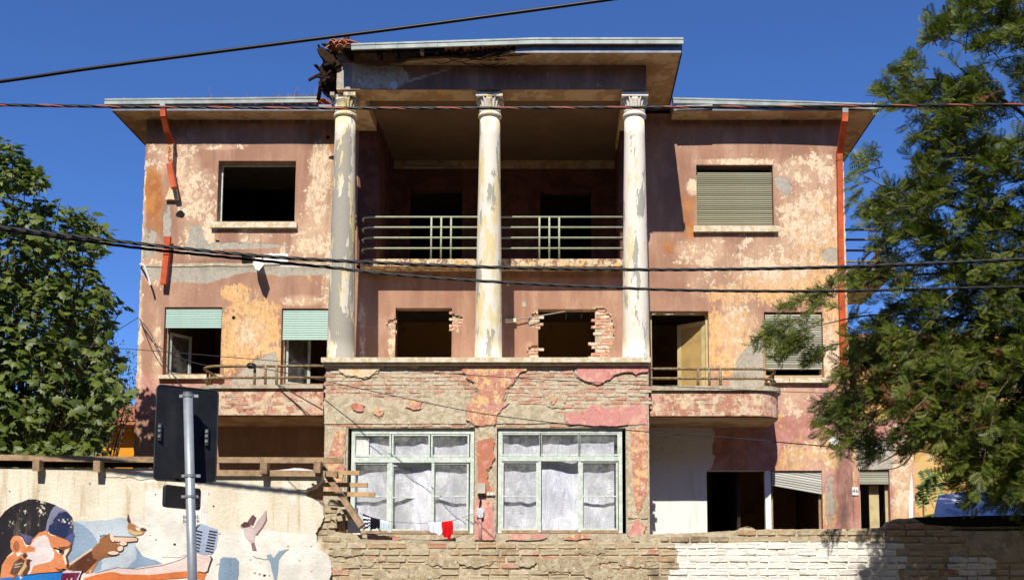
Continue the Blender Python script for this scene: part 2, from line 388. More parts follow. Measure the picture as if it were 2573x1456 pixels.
def wall_grid(name, D, x0, x1, z0, z1, openings, mat, parent, step=.07, reveal=.28, holes=(), ragged=(), thick=.03):
    xs = sorted(set([round(x, 4) for x in list(np.arange(x0, x1, step))+[x1]+[q for o in openings for q in o[:2] if x0 <= q <= x1]]))
    zs = sorted(set([round(z, 4) for z in list(np.arange(z0, z1, step))+[z1]+[q for o in openings for q in o[2:] if z0 <= q <= z1]]))
    def thin(a, keep):
        out = [a[0]]
        for q in a[1:]:
            if q-out[-1] < .012 and q not in keep and q != a[-1]: continue
            out.append(q)
        return out
    kx = {round(q, 4) for o in openings for q in o[:2]}; kz = {round(q, 4) for o in openings for q in o[2:]}
    xs = thin(xs, kx); zs = thin(zs, kz)
    nx, nz = len(xs), len(zs); vs = []; rd = random.Random(3)
    for j, z in enumerate(zs):
        for i, x in enumerate(xs):
            xx, yy, zz = x, D + .006*mnoise.noise((x*1.3, z*1.3, D)), z
            if ('L' in ragged and i == 0) or ('R' in ragged and i == nx-1):
                xx += .018*mnoise.noise((1.7, z*7, 0)) + .012*mnoise.noise((4.7, z*23, 0))
            vs.append((xx, yy, zz))
    fs = []; cx = [(xs[i]+xs[i+1])/2 for i in range(nx-1)]; cz = [(zs[j]+zs[j+1])/2 for j in range(nz-1)]
    kept = np.ones((nz-1, nx-1), bool)
    for o in openings:
        for j in range(nz-1):
            if o[2]-1e-4 < cz[j] < o[3]+1e-4:
                for i in range(nx-1):
                    if o[0]-1e-4 < cx[i] < o[1]+1e-4: kept[j, i] = False
    inhole = np.zeros_like(kept)
    for hp in holes:
        P = np.array([(x, D, z) for z in cz for x in cx]); U, V = proj(P)
        inhole |= (sdpoly(U, V, hp) > 0).reshape(nz-1, nx-1)
    solid = kept & ~inhole
    for j in range(nz-1):
        for i in range(nx-1):
            if solid[j, i]: fs.append((j*nx+i, j*nx+i+1, (j+1)*nx+i+1, (j+1)*nx+i))
    b = MB(); b.v = vs; b.f = fs; b.m = [0]*len(fs)
    for o in openings:                                     # reveals: jambs, head and sill of every opening
        a0, a1, c0, c1 = o[:4]; y0, y1 = D+.001, D+reveal
        b.add([(a0,y0,c0),(a0,y1,c0),(a0,y1,c1),(a0,y0,c1)], [(0,3,2,1)]); b.add([(a1,y0,c0),(a1,y1,c0),(a1,y1,c1),(a1,y0,c1)], [(0,1,2,3)])
        b.add([(a0,y0,c1),(a1,y0,c1),(a1,y1,c1),(a0,y1,c1)], [(0,3,2,1)]); b.add([(a0,y0,c0),(a1,y0,c0),(a1,y1,c0),(a0,y1,c0)], [(0,1,2,3)])
    if len(holes):                                         # broken plaster edges have a thickness
        for j in range(nz-1):
            for i in range(nx-1):
                if not solid[j, i]: continue
                for (dj, di, p, q) in ((0,1,j*nx+i+1,(j+1)*nx+i+1),(0,-1,(j+1)*nx+i,j*nx+i),(1,0,(j+1)*nx+i+1,(j+1)*nx+i),(-1,0,j*nx+i,j*nx+i+1)):
                    jj, ii = j+dj, i+di
                    if 0 <= jj < nz-1 and 0 <= ii < nx-1 and inhole[jj, ii] and kept[jj, ii]:
                        P, Q = vs[p], vs[q]; b.add([P, Q, (Q[0], D+thick, Q[2]), (P[0], D+thick, P[2])], [(3,2,1,0)])
    return b.build(name, mat, parent)

def brick_mesh(L, H, dep, seed):
    rd = random.Random(seed); b = MB(); ring = [(-1,-1),(0,-1),(1,-1),(1,0),(1,1),(0,1),(-1,1),(-1,0)]
    j = lambda a: rd.uniform(-a, a)
    f = [(x*L/2*(.955 if z else .97)+j(.008), j(.004), z*H/2*(.89 if x else .93)+j(.005)) for x, z in ring]
    m = [(x*L/2+j(.006), .006+j(.002), z*H/2+j(.004)) for x, z in ring]
    k = [(x*L/2, dep, z*H/2) for x, z in ring]
    b.add(f+m+k, [tuple(range(8))] + [(i+8, (i+1) % 8+8, (i+1) % 8, i) for i in range(8)] + [(i+16, (i+1) % 8+16, (i+1) % 8+8, i+8) for i in range(8)])
    return b
def lay_bricks(parent, D, x0, x1, z0, z1, test, matf, L=.235, H=.062, cx=.252, cz=.079, proud=.0, limit=300, seed=5, miss=.04, name='brick'):
    rd = random.Random(seed); full = [brick_mesh(L, H, .05, seed*10+i).mesh('brick', M_brick) for i in range(6)]
    half = [brick_mesh(L*.47, H, .05, seed*20+i).mesh('brick', M_brick) for i in range(3)]
    row = 0; z = z0; placed = []
    while z < z1:
        x = x0 - (cx/2 if row % 2 else 0) + rd.uniform(-.03, .03)
        while x < x1:
            hb = rd.random() < .2; w_ = cx*(.5 if hb else 1); px, pz = x+w_/2, z+rd.uniform(-.004, .004)
            u, v = proj([(px, D, pz)]); m = matf(u[0], v[0])
            if m is not None and test(u[0], v[0]) and rd.random() > miss:
                placed.append((rd.choice(half if hb else full), px, D - proud + rd.uniform(-.006, .007), pz, m, rd.uniform(-.03, .03), rd.uniform(-.05, .05)))
            x += w_
        z += cz*rd.uniform(.97, 1.03); row += 1
    for k, (me, px, py, pz, m, ry, rz) in enumerate(placed[:limit]):
        inst(name, me, parent, (px, py, pz), (0, ry, rz), (1, 1, rd.uniform(.93, 1.04)), m)
    rest = placed[limit:]
    if rest:
        b = MB(); mats = []
        for me, px, py, pz, m, ry, rz in rest:
            if m not in mats: mats.append(m)
            b.add([(q.co.x+px, q.co.y+py, q.co.z+pz) for q in me.vertices], [tuple(p.vertices) for p in me.polygons], mats.index(m))
        tag(b.build('brick_courses', mats, parent), kind='stuff')
    return len(placed)

# ================================================================== the setting
def sheet(name, x0, x1, y0, y1, z, mat):
    b = MB(); b.add([(x0,y0,z),(x1,y0,z),(x1,y1,z),(x0,y1,z)], [(0,1,2,3)]); return tag(b.build(name, mat), kind='structure')
sheet('ground', -600, 600, -300, 900, 0, M_ground)
sheet('road', -200, 200, -3.5, 4.5, .004, M_asph)
pv = MB(); pv.box(-200, 200, 7.4, 13.9, -.05, .13); tag(pv.build('pavement', M_pave), kind='structure')
for (x0_, x1_, h_) in ((-120,-22,19),(-22,-4,20),(-4,17,19.5),(17,120,19)):
    ot = MB(); ot.box(x0_, x1_-.3, -22, -10, 0, h_); tag(ot.build('sky_blocker', M_ochre0), kind='structure')   # unseen blocks added behind the viewer to cut sky light on the facade
kb = MB(); kb.box(-200, 200, 7.25, 7.398, -.05, .135); tag(kb.build('kerb', M_cement), kind='structure')

# ================================================================== the house
WD, BD, MD, LD = 25.0, 22.8, 25.0, 27.4          # wing wall, bay front, mid loggia wall, loggia back wall
house = empty('derelict_house', (0, WD, 0), 'abandoned three-storey villa with peeling pink and brown plaster and three tall columns', 'house')
ZS = Z(301, WD)                                   # wing soffit
ZL = Z(897, 22.65)                                # ledge top
ZB = Z(650, 24.57)                                # upper balcony floor
ZE0, ZE1 = Z(225, BD), Z(166, BD)                 # entablature
xL, xR = X(352, WD, 720), X(2128, WD, 720)
xl1, xr1 = X(893, WD), X(1612, WD)
Wup = rect(547, 404, 742, 556, WD)
Wl1 = rect(411, 771, 556, 941, WD); Wl2 = rect(706, 774, 838, 966, WD)
WR = rect(1750, 414, 1943, 566, WD)
Dr = rect(1634, 781, 1781, 985, WD); Wr2 = rect(1921, 783, 2068, 946, WD)
Gr = rect(1777, 1181, 2068, 1440, WD); An = rect(2162, 1179, 2238, 1420, WD)
zA = Z(1060, WD)
lw = wall_grid('wall', WD, xL, xl1, 0, ZS+.15, [Wup, Wl1, Wl2], FAC, house, ragged='L')
paint(lw, dict(
    peel=[('E',405,400,34,40,.62),('E',395,375,20,12,.6),('E',468,425,34,60,.66),('E',486,520,40,55,.66),('E',520,470,50,40,.5),('E',500,600,45,45,.7),('E',530,540,35,50,.55),('E',806,410,26,60,.8),
          ('E',800,520,36,90,.62),('E',780,600,50,60,.6),('E',735,630,50,25,.5),('E',640,590,60,20,.42),('E',690,540,30,40,.42),('E',357,520,9,160,.75),('E',350,800,8,220,.7),('E',385,660,30,60,.5),
          ('E',760,755,50,12,.62),('E',630,840,40,50,.5),('E',830,700,20,200,.5),('E',560,370,60,8,.5),('E',440,840,20,60,.5),('E',395,880,14,80,.6)],
    yellow=[('E',630,830,70,90,.95),('E',590,735,40,22,.8),('E',650,775,50,22,.85),('E',440,690,50,30,.6),('E',500,610,60,40,.5),('E',690,880,20,80,.8),('E',575,880,20,70,.8),('E',780,690,50,60,.35),('E',800,480,40,120,.35)],
    cement=[('P',jag([(480,565),(505,565),(515,600),(535,640),(470,640)],3,2),8,1),('P',jag([(352,664),(830,660),(830,690),(700,695),(640,682),(560,700),(520,715),(430,712),(352,690)],4,3,4),10,.85),
            ('E',600,617,130,10,.66),('E',420,560,14,60,.6),('P',jag([(360,560),(395,570),(400,640),(352,660)],3,2),10,.55),('P',jag([(570,965),(640,905),(690,880),(705,940),(705,968)],3,3),8,1)],
    rust=[('E',383,490,24,70,.85),('E',395,575,30,25,.6),('E',820,350,20,25,.9),('E',780,330,30,18,.6),('E',400,345,30,30,.55)],
    pink=[('P',[(330,930),(560,955),(830,960),(830,1050),(560,1060),(400,1060),(330,1050)],40,1)],
    white=[('E',735,665,40,9,.62),('E',675,325,8,3,.6)],
    drip=[('P',[(520,572),(752,572),(748,655),(526,655)],30,.9),('P',[(362,362),(540,362),(520,470),(362,500)],40,.8),('P',[(745,362),(845,362),(845,640),(760,640)],40,1),('P',[(352,690),(845,690),(845,770),(352,770)],30,.8)],
    dirt_shade=[('E',440,310,90,30,.7),('E',800,330,50,40,.6),('E',600,302,250,8,.9),('E',640,665,200,14,.35),('E',360,1080,60,60,.4)]))
rw = wall_grid('wall', WD, xr1, xR, 0, ZS+.15, [WR, Dr, Wr2, Gr], FAC, house, ragged='R')
paint(rw, dict(
    peel=[('E',1850,406,100,9,.75),('E',2010,425,60,35,.62),('E',2060,470,50,90,.62),('E',2030,560,80,90,.66),('E',1960,625,120,40,.55),('E',1770,635,60,40,.62),('E',1940,665,140,50,.6),('E',1740,470,14,20,.8),
          ('E',2120,560,14,220,.7),('E',1800,700,80,40,.45),('E',1860,830,50,90,.5),('E',1990,1000,60,60,.45),('E',2085,880,25,70,.75),('E',2040,1150,60,60,.45)],
    yellow=[('E',2060,600,80,110,.75),('E',1990,720,140,50,.9),('E',1880,735,110,30,.7),('E',1835,850,60,90,.9),('E',2100,760,40,200,.8),('E',2010,1150,60,45,.7),('E',2085,1130,30,60,.7),('E',1950,1050,40,60,.45),('E',2080,1280,25,60,.7),('E',1960,520,20,60,.5)],
    cement=[('P',jag([(1945,440),(1978,445),(1990,468),(1988,484),(1965,492),(1958,470),(1945,468)],2,2),5,1),('P',jag([(1917,835),(1880,868),(1850,905),(1832,970),(1922,970)],4,3),5,1),('E',2088,640,26,20,.75),
            ('P',[(1632,1060),(1640,1060),(1640,1340),(1632,1340)],6,.8),('E',2085,1250,16,90,.55)],
    rust=[('E',1725,560,30,60,.5),('E',1700,620,40,20,.45),('E',1740,530,8,60,.6),('E',1745,600,30,60,.4)],
    pink=[('P',[(1600,968),(1930,968),(1935,962),(2200,962),(2200,1500),(1600,1500)],24,1)],
    white=[('P',jag([(1600,1065),(1795,1065),(1790,1120),(1796,1150),(1785,1180),(1777,1182),(1777,1500),(1600,1500)],3,3),4,1)],
    drip=[('P',[(1740,582),(1960,582),(1955,680),(1745,680)],30,1),('P',[(1950,372),(2130,372),(2130,700),(1990,700)],50,.7),('P',[(1640,700),(2130,700),(2130,780),(1640,780)],40,.7),('P',[(1900,962),(2130,962),(2130,1180),(1900,1180)],30,.9)],
    dirt_shade=[('E',2122,1180,18,160,1.0),('E',1860,306,260,8,.9),('E',2110,1300,30,80,.5),('E',1858,945,22,10,.6)]))
aw = wall_grid('annex_wall', WD, xR+.004, X(2297, WD, 1200), 0, zA, [An], FAC, house, ragged='R')
paint(aw, dict(peel=[('E',2265,1200,30,200,.6)], yellow=[('E',2265,1200,22,200,.8),('E',2145,1180,12,80,.7)], pink=[('P',[(2000,1000),(2400,1000),(2400,1500),(2000,1500)],10,1)],
    cement=[('P',jag([(2150,1100),(2240,1100),(2243,1180),(2155,1180)],3,2),6,1)], dirt_shade=[('E',2135,1200,10,200,.8)], white=[('E',2290,1260,7,80,.7)]))
# shell behind the facade: sides, back, floors, rooms
sh = MB()
sh.box(xL+.01, xL+.25, WD+.02, 33, 0, ZS+.1); sh.box(xR-.25, xR-.01, WD+.02, 33, 0, ZS+.1); sh.box(xL, xR, 33, 33.2, 0, ZE1)
sh.box(X(2297, WD, 1200)-.2, X(2297, WD, 1200), WD+.02, 31, 0, zA); sh.box(xR, X(2297, WD, 1200), WD+.02, 31, zA, zA+.1)
sh.build('outer_walls', FAC, house); paint(house.children[-1], {})
fl = MB()
zf1, zf2 = Z(985, WD), Z(668, 24.57)
for zf in (zf1-.12, zf2+.0):
    fl.box(xL+.26, X(893, WD), WD+.3, 32.9, zf-.2, zf); fl.box(X(1612, WD), xR-.26, WD+.3, 32.9, zf-.2, zf)
fl.box(xL+.26, xR-.26, WD+.3, 32.9, ZS-.02, ZS+.1)
fl.box(X(893, WD)+.25, X(1612, WD)-.25, MD+.3, 32.9, ZB-.3, ZB-.12)
fl.box(X(893, WD)+.25, X(1612, WD)-.25, MD+.3, 32.9, ZL-.25, ZL-.05)
fl.build('interior_floors', simple('dusty_room_floor', srgb(150,138,120), .9, .1, .2, 3, .2), house)
rm = MB()
rm.box(xL+.3, X(893, WD)-.02, 29.6, 29.7, 0, zf2-.2); rm.box(X(640, WD), X(648, WD), WD+.32, 29.6, zf1, zf2-.22)
rm.box(X(893, WD)+.02, X(893, WD)+.2, WD+.3, 32.9, 0, ZS); rm.box(X(1612, WD)-.2, X(1612, WD)-.02, WD+.3, 32.9, 0, ZS)
rm.box(X(1612, WD)+.02, xR-.3, 29.6, 29.7, 0, zf2-.2); rm.box(X(893, WD)+.25, X(1612, WD)-.25, 29.5, 29.6, ZL-.05, ZB-.3)
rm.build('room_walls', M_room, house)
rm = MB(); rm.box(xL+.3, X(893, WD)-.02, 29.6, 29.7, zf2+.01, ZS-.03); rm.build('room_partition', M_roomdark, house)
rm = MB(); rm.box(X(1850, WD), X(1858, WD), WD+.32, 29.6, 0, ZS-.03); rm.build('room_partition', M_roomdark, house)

# ---- mid storey loggia wall with knocked-out bricks round its windows
c5 = crop(1250, 1000, 1.82); cW = crop(1950, 1150, 3.9585)
M1 = rect(993, 773, 1135, 930, MD); M2 = rect(1352, 776, 1495, 930, MD)
h1 = jag(cW([(1722,330),(1760,305),(1830,310),(1880,370),(1960,440),(1990,560),(1992,720),(1985,850),(1960,930),(1930,960),(1940,1060),(1920,1110),(1700,1110),(1700,335)]), 2, 2, 3)
h2 = jag(cW([(790,400),(740,400),(680,450),(655,520),(650,580),(640,600),(700,630),(800,640)]), 2, 2, 4)
h3 = jag(cW([(790,920),(720,905),(650,935),(635,1000),(660,1080),(720,1095),(800,1095)]), 2, 2, 5)
h4 = jag(c5([(600,495),(560,510),(535,545),(570,590),(605,620)]), 1.5, 2, 6); h5 = jag(c5([(1015,460),(1050,470),(1095,490),(1095,540),(1060,580),(1015,570)]), 1.5, 2, 7)
mw = wall_grid('loggia_wall', MD, xl1+.002, xr1-.002, ZL-.05, ZB-.1, [M1, M2], FAC, house, step=.035, holes=[h1, h2, h3, h4, h5])
paint(mw, dict(peel=[('E',985,850,14,50,.5),('E',910,830,10,70,.6),('E',1145,800,10,12,.6),('E',1330,870,12,20,.5),('P',[(p[0]-2,p[1]-3) for p in h1],14,.62),('P',h4,16,.75),('P',h5,16,.75),('P',h2,10,.7),('P',h3,10,.7)],
    yellow=[], cement=[('E',1317,763,6,7,.9)], dirt_shade=[('E',1230,690,400,8,.6)]))
for (a, c) in ((M1[0]-.5, M1[0]), (M1[1], M1[1]+.5), (M2[0]-.5, M2[0]), (M2[1], M2[1]+.6)):
    bk = MB(); bk.box(a, c, MD+.055, MD+.2, ZL-.04, ZB-.4); lbb = bk.build('brick_backing', M_mortar, house)
for hp, sd_ in ((h1, 3), (h2, 4), (h3, 5), (h4, 6), (h5, 7)):
    us = [p[0] for p in hp]; vs_ = [p[1] for p in hp]
    lay_bricks(lbb, MD+.042, X(min(us)-6, MD), X(max(us)+2, MD), Z(max(vs_)+6, MD), Z(min(vs_)-4, MD), lambda u, v, hp=hp: inpoly((u, v), hp) or any(math.hypot(u-a, v-b) < 6 for a, b in hp), lambda u, v: M_brickhot, L=.2, cx=.21, seed=sd_+30, miss=.16)
# ---- upper loggia
lg = MB(); xa, xb = X(942, WD), X(1560, WD)
D1 = rect(1028, 475, 1163, 660, LD); D2 = rect(1355, 480, 1487, 660, LD)
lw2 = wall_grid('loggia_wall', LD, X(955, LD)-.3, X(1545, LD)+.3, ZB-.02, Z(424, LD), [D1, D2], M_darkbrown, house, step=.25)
zc = ZE0 + .22
lg.box(xa-.3, xb+.3, LD+.002, LD+.2, Z(424, LD), zc); lg.build('loggia_lintel', M_soffit, house)
for q0, q1 in ((xl1+.003, xa), (xb, xr1-.003)):
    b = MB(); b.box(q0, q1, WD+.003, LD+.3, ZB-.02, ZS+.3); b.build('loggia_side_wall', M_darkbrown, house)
b = MB(); b.box(X(850, 23.5), X(1624, 23.5), 23.58, LD+.3, zc, zc+.15); b.build('loggia_ceiling', simple('loggia_ceiling_paint', srgb(122,98,76), .9, .1, .15, 1, .1), house)
for dd in (D1, D2):
    b = MB(); t_ = .09
    b.box(dd[0]-.1, dd[0]+.02, LD-.03, LD+.1, ZB, dd[3]+.1); b.box(dd[1]-.02, dd[1]+.1, LD-.03, LD+.1, ZB, dd[3]+.1); b.box(dd[0]+.021, dd[1]-.021, LD-.03, LD+.1, dd[3]-.02, dd[3]+.1)
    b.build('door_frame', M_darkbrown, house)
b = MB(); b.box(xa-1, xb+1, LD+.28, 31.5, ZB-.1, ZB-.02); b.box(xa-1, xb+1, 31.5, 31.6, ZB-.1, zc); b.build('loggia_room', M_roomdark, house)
b = MB(); b.bar(A(1010,415,LD-.1), A(1145,419,LD-.1), .03, .035); b.build('ceiling_pipe', M_zinc, house)
# balcony floor between the columns, rounded at one end
xs0, xs1 = X(897, 24.57), X(1566, 24.57)
def rounded(x0, x1, yf, yb, r, side, n=10):
    pts = [(x0, yb)] if side == 'R' else [(x1, yb)]
    if side == 'R':
        pts += [(x0, yf)] + [(x1-r+r*math.sin(t), yf+r-r*math.cos(t)) for t in [math.pi/2*k/n for k in range(n+1)]] + [(x1, yb)]
    else:
        pts += [(x1, yf)] + [(x0+r-r*math.sin(t), yf+r-r*math.cos(t)) for t in [math.pi/2*k/n for k in range(n+1)]] + [(x0, yb)]
    return pts
def slab(name, outline, z0, z1, mat, parent):
    b = MB(); b.prism([(x, y, z1) for x, y in outline], [(x, y, z0) for x, y in outline]); return b.build(name, mat, parent)
M_slab = mottled('flaking_slab_paint', [(srgb(214,196,158),0),(srgb(150,120,98),.5),(srgb(226,184,116),.56),(srgb(236,228,214),.6)], 3.5, 9, bump=.5)
slab('balcony_floor', rounded(xs0, xs1, 24.57, MD-.003, .3, 'L'), Z(668, 24.57), ZB, M_slab, house)
b = MB(); b.box(xs0+.05, xs1, MD, LD+.3, ZB-.1, ZB-.004); b.build('loggia_floor', M_stone, house)

def railing(name, zs, path, posts, r, mat, parent, zbase, rp=None):
    rt = empty(name, (0, WD, 0)); setparent(rt, parent)
    for z in zs:
        b = MB(); b.tube([(x, y, z) for x, y in path], r, 8); b.build('rail', mat, rt, True)
    for x, y in posts:
        b = MB(); b.tube([(x, y, zbase), (x, y, max(zs))], rp or r, 8); b.build('baluster', mat, rt, True)
    return rt
def arc(cx_, cy_, r, a0, a1, n=8): return [(cx_+r*math.cos(R(a0+(a1-a0)*k/n)), cy_+r*math.sin(R(a0+(a1-a0)*k/n))) for k in range(n+1)]
yr = 24.63; r_ = .22; xq = X(903, yr)
path = [(xq, WD)] + arc(xq+r_, yr+r_, r_, 180, 270) + [(X(1566, yr), yr)]
railing('balcony_railing', [Z(v, yr) for v in (545, 571, 597, 623.5)], path, [(X(u, yr), yr) for u in (1081, 1106, 1131, 1355, 1380, 1405)], .022, M_rail, house, ZB-.02)

# ---- columns
def colmat(name, a, b_, c, t1, t2):
    t = NT(name, .9, .15); n1 = t.noise(1.6, 7, .65, t.map((2.2,2.2,.55),(len(name)*1.1,2,1))); n2 = t.noise(2.3, 7, .66, t.map((2,2,.5),(3,len(name),6)))
    n3 = t.noise(15, 6, .7); c0 = t.mix(t.step(n2, t1-.04, t1+.04), a, b_); m = t.step(n1, t2-.015, t2+.015)
    c0 = t.mix(m, c0, t.mix(n3, c, (c[0]*.8, c[1]*.8, c[2]*.8, 1)))
    c0 = t.mix(t.math('MULTIPLY', t.step(n3, .55, .8), .3), c0, srgb(150,130,105)); t.col(c0)
    t.bump(t.math('SUBTRACT', t.math('MULTIPLY', n3, .5), t.math('MULTIPLY', m, .9)), .6, .014); return t.m
CM = [colmat('column_bare_cement', srgb(226,218,200), srgb(224,206,152), srgb(178,172,156), .5, .50),
      colmat('column_patched_paint_', srgb(232,224,206), srgb(228,208,156), srgb(180,176,160), .53, .57),
      colmat('column_cream_paint_x', srgb(236,228,212), srgb(230,212,166), srgb(180,178,164), .55, .585)]
CD = 23.1
for k, (ub, ut) in enumerate(((853, 871), (1223, 1235), (1596, 1596))):
    cxx = (X(ub, CD, 880)+X(ut, CD, 320))/2; zt = Z(235, CD-.2); zr = Z(292, CD); zb = ZL
    ct_ = empty('column', (cxx, CD, zb)); setparent(ct_, house)
    rb, rt_ = .288, .215
    prof = [(rb+.012, 0), (rb, .05)] + [(rb+(rt_-rb)*(q**1.25), .05+(zr-zb-.12)*q) for q in np.linspace(0, 1, 14)]
    b = MB(); b.lathe(prof, (cxx, CD, zb), 40); b.build('shaft', CM[k], ct_, True)
    b = MB(); b.lathe([(rt_-.005,-.07),(rt_+.03,-.055),(rt_+.042,-.02),(rt_+.028,.02),(rt_+.006,.03),(rt_+.006,.05),(rt_+.018,.06),(rt_+.016,.085),(rt_-.01,.09)], (cxx, CD, zr), 40); b.build('neck_ring', CM[k], ct_, True)
    hb = zt-.10-(zr+.09); b = MB()
    b.lathe([(rt_-.012+.07*(q**2.4), zr+.085+hb*q-zb) for q in np.linspace(0, 1, 8)], (cxx, CD, zb), 40); bell = b.build('capital_bell', CM[k], ct_, True)
    for i in range(22):                                    # carved leaves
        if k == 0 and i in (14, 15, 16): continue
        th = 2*math.pi*i/22; b = MB(); pts = []; rad = []
        for q in np.linspace(0, 1, 7):
            rr = rt_-.004+.088*(q**2.2); pts.append((cxx+rr*math.cos(th), CD+rr*math.sin(th), zr+.10+hb*.97*q)); rad.append(.011+.02*math.sin(math.pi*min(1, q*.8+.15)) if q < .95 else .006)
        b.tube(pts, rad, 6); b.build('leaf', CM[k], bell, True)
    b = MB(); a_ = .285
    if k == 0: b.box(cxx-a_, cxx-a_+.09, CD-a_, CD+a_, zt-.075, zt+.0); b.box(cxx+.0, cxx+a_-.03, CD-a_, CD+a_, zt-.08, zt+.0); b.box(cxx-a_+.1, cxx, CD-a_+.12, CD+a_, zt-.08, zt)
    else: b.box(cxx-a_, cxx+a_, CD-a_, CD+a_, zt-.085, zt)
    b.build('abacus', CM[k], ct_)

# ---- entablature, beam and ledge
xe0, xe1 = X(846, BD, 195), X(1624, BD, 195)
en = wall_grid('entablature', BD, xe0, xe1, ZE0, ZE1+.12, [], FAC, house, step=.06)
paint(en, dict(dirt_shade=[('P',[(1080,150),(1640,150),(1640,230),(1050,230)],60,.5)],  # entablature's shade put into the colour through this mask
    peel=[('P',jag([(846,160),(1010,166),(1030,200),(1000,218),(960,226),(846,226)],4,3),10,.75),('P',[(1010,205),(1130,170),(1130,176),(1015,212)],4,.8)], cement=[('P',jag([(846,160),(882,160),(884,226),(846,226)],3,2),6,.9)],
    white=[('E',990,215,14,14,.6)]))
b = MB(); b.box(xe0, xe1, BD+.012, BD+.56, ZE0, ZE1+.3); 
b.box(xe0, xe0+.5, BD+.562, WD+1.2, ZE0+.004, ZE1+.3); b.box(xe1-.5, xe1, BD+.562, WD+1.2, ZE0+.004, ZE1+.3); b.build('loggia_beam', M_soffit, house)
led = MB(); led.box(X(809, 22.65), X(1634, 22.65), 22.65, MD+.3, ZL-.10, ZL); led.build('ledge', M_stone, house)
led = MB(); led.box(X(811, 22.7)+.02, X(1632, 22.7)-.02, 22.705, 23.1, ZL-.15, ZL-.102); led.build('ledge_moulding', M_stone, house)

# ---- front bay of bare brick
xB0, xB1 = X(815, BD, 1100), X(1631, BD, 1100)
B1 = rect(872, 1074, 1192, 1341, BD); B2 = rect(1248, 1074, 1573, 1339, BD)
bay = wall_grid('bay_wall', BD+.012, xB0, xB1, 0, ZL-.1, [B1, B2], M_mortar, house, step=.5, reveal=.2)
b = MB(); b.box(xB0+.004, xB0+.25, BD+.02, WD, 0, ZL-.11); b.box(xB1-.25, xB1-.004, BD+.02, WD, 0, ZL-.11); b.build('bay_side_walls', M_rough, house)
P3 = c5([(1085,823),(1090,860),(1120,900),(1125,935),(1180,960),(1185,1000),(1215,1030),(1150,1100),(1120,1130),(1115,1170),(1120,1230),(1180,1272),(1320,1272),(1340,1200),(1380,1150),(1430,1112),(1380,1100),(1400,1050),(1405,1010),(1470,950),(1510,890),(1560,870),(1565,840),(1610,823)])
pieces = [
 (c5([(85,822),(540,822),(480,870),(440,900),(365,930),(280,915),(210,890),(190,865),(90,855)]), M_cream, .03),
 (c5([(640,822),(800,822),(770,850),(700,850),(660,840)]), M_cream, .03),
 (P3, M_mott, .035),
 (c5([(1940,824),(2440,824),(2440,885),(2385,890),(2360,905),(2330,885),(2250,890),(2170,935),(2130,950),(2080,975),(2020,960),(1960,935),(1920,905),(1925,870)]), M_pinkpl, .035),
 (c5([(1830,1195),(1900,1170),(1960,1180),(2060,1120),(2090,1120),(2150,1150),(2230,1125),(2300,1130),(2438,1135),(2438,1268),(2290,1268),(1870,1268)]), M_pinkpl, .03),
 ([(1583,1076),(1628,1068),(1626,1150),(1624,1240),(1612,1275),(1605,1300),(1598,1270),(1590,1200),(1585,1130)], M_mott, .03),
 ([(1580,1336),(1590,1310),(1605,1302),(1622,1320),(1615,1350),(1585,1352)], M_pinkpl, .03),
 ([(1199,1108),(1216,1102),(1241,1100),(1244,1150),(1232,1172),(1222,1180),(1224,1200),(1236,1225),(1238,1242),(1200,1242)], M_terra, .03),
 ([(1196,1250),(1222,1252),(1238,1262),(1240,1300),(1242,1354),(1194,1354)], M_pinkpl, .028),
 ([(840,1085),(862,1080),(866,1095),(862,1150),(866,1172),(858,1235),(822,1235),(824,1150),(832,1120)], M_mott, .03),
 (c5([(700,1100),(740,1075),(800,1100),(790,1150),(730,1160),(680,1140)]), M_mott, .04),
 (c5([(280,1130),(330,1110),(380,1130),(370,1165),(320,1172)]), M_terra, .04),
 (c5([(440,1165),(480,1150),(520,1165),(510,1200),(480,1212),(445,1190)]), M_mott, .04),
 (c5([(1735,1065),(1775,1060),(1780,1090),(1750,1120),(1735,1100)]), M_mott, .03),
 ([(1280,1342),(1370,1341),(1366,1352),(1275,1356)], M_pinkpl, .02), ([(1420,1343),(1480,1341),(1478,1352),(1425,1354)], M_mott, .02),
 ([(930,1344),(1000,1343),(1005,1355),(925,1356)], M_mott, .02)]
rough = [c5([(84,1075),(280,1050),(420,1065),(500,1090),(640,1090),(850,1070),(1000,1050),(1110,1030),(1130,1120),(1112,1180),(1120,1262),(84,1262)]),
         c5([(1340,1262),(1345,1200),(1440,1105),(1560,1130),(1700,1140),(1790,1180),(1830,1200),(1868,1262)]),
         c5([(1210,1270),(1320,1275),(1330,1400),(1200,1400)]), c5([(1690,1060),(1860,1060),(1830,1110),(1840,1150),(1740,1150),(1700,1120)]),
         [(816,1072),(870,1072),(866,1240),(820,1240)], [(1578,1068),(1629,1064),(1629,1300),(1578,1300)]]
for i, pg in enumerate(rough):
    b = MB(); b.poly(jag(pg, 2.5, 3, 60+i), BD-.010-.0004*i, BD+.01); b.build('rough_render', M_rough, bay)
for i, (pg, m, th) in enumerate(pieces):
    b = MB(); b.poly(jag(pg, 3.4, 4, 20+i), BD-th, BD+.009); b.build('plaster_fragment', m, bay)
    cu_, cv_ = sum(p_[0] for p_ in pg)/len(pg), sum(p_[1] for p_ in pg)/len(pg); rd_ = random.Random(i)
    ex_ = [(u+(u-cu_)/(math.hypot(u-cu_, v-cv_)+1e-6)*rd_.uniform(1, 6), max(v+(v-cv_)/(math.hypot(u-cu_, v-cv_)+1e-6)*rd_.uniform(0, 5), 910)) for u, v in pg]
    ex_ = [(min(max(u, 817), 1628), min(v, 1071) if max(q[1] for q in pg) < 1075 else v) for u, v in ex_]
    b = MB(); b.poly(jag(ex_, 3.2, 3, 120+i), BD-.014-.0003*i, BD+.0085); b.build('undercoat_edge', M_cement, bay)
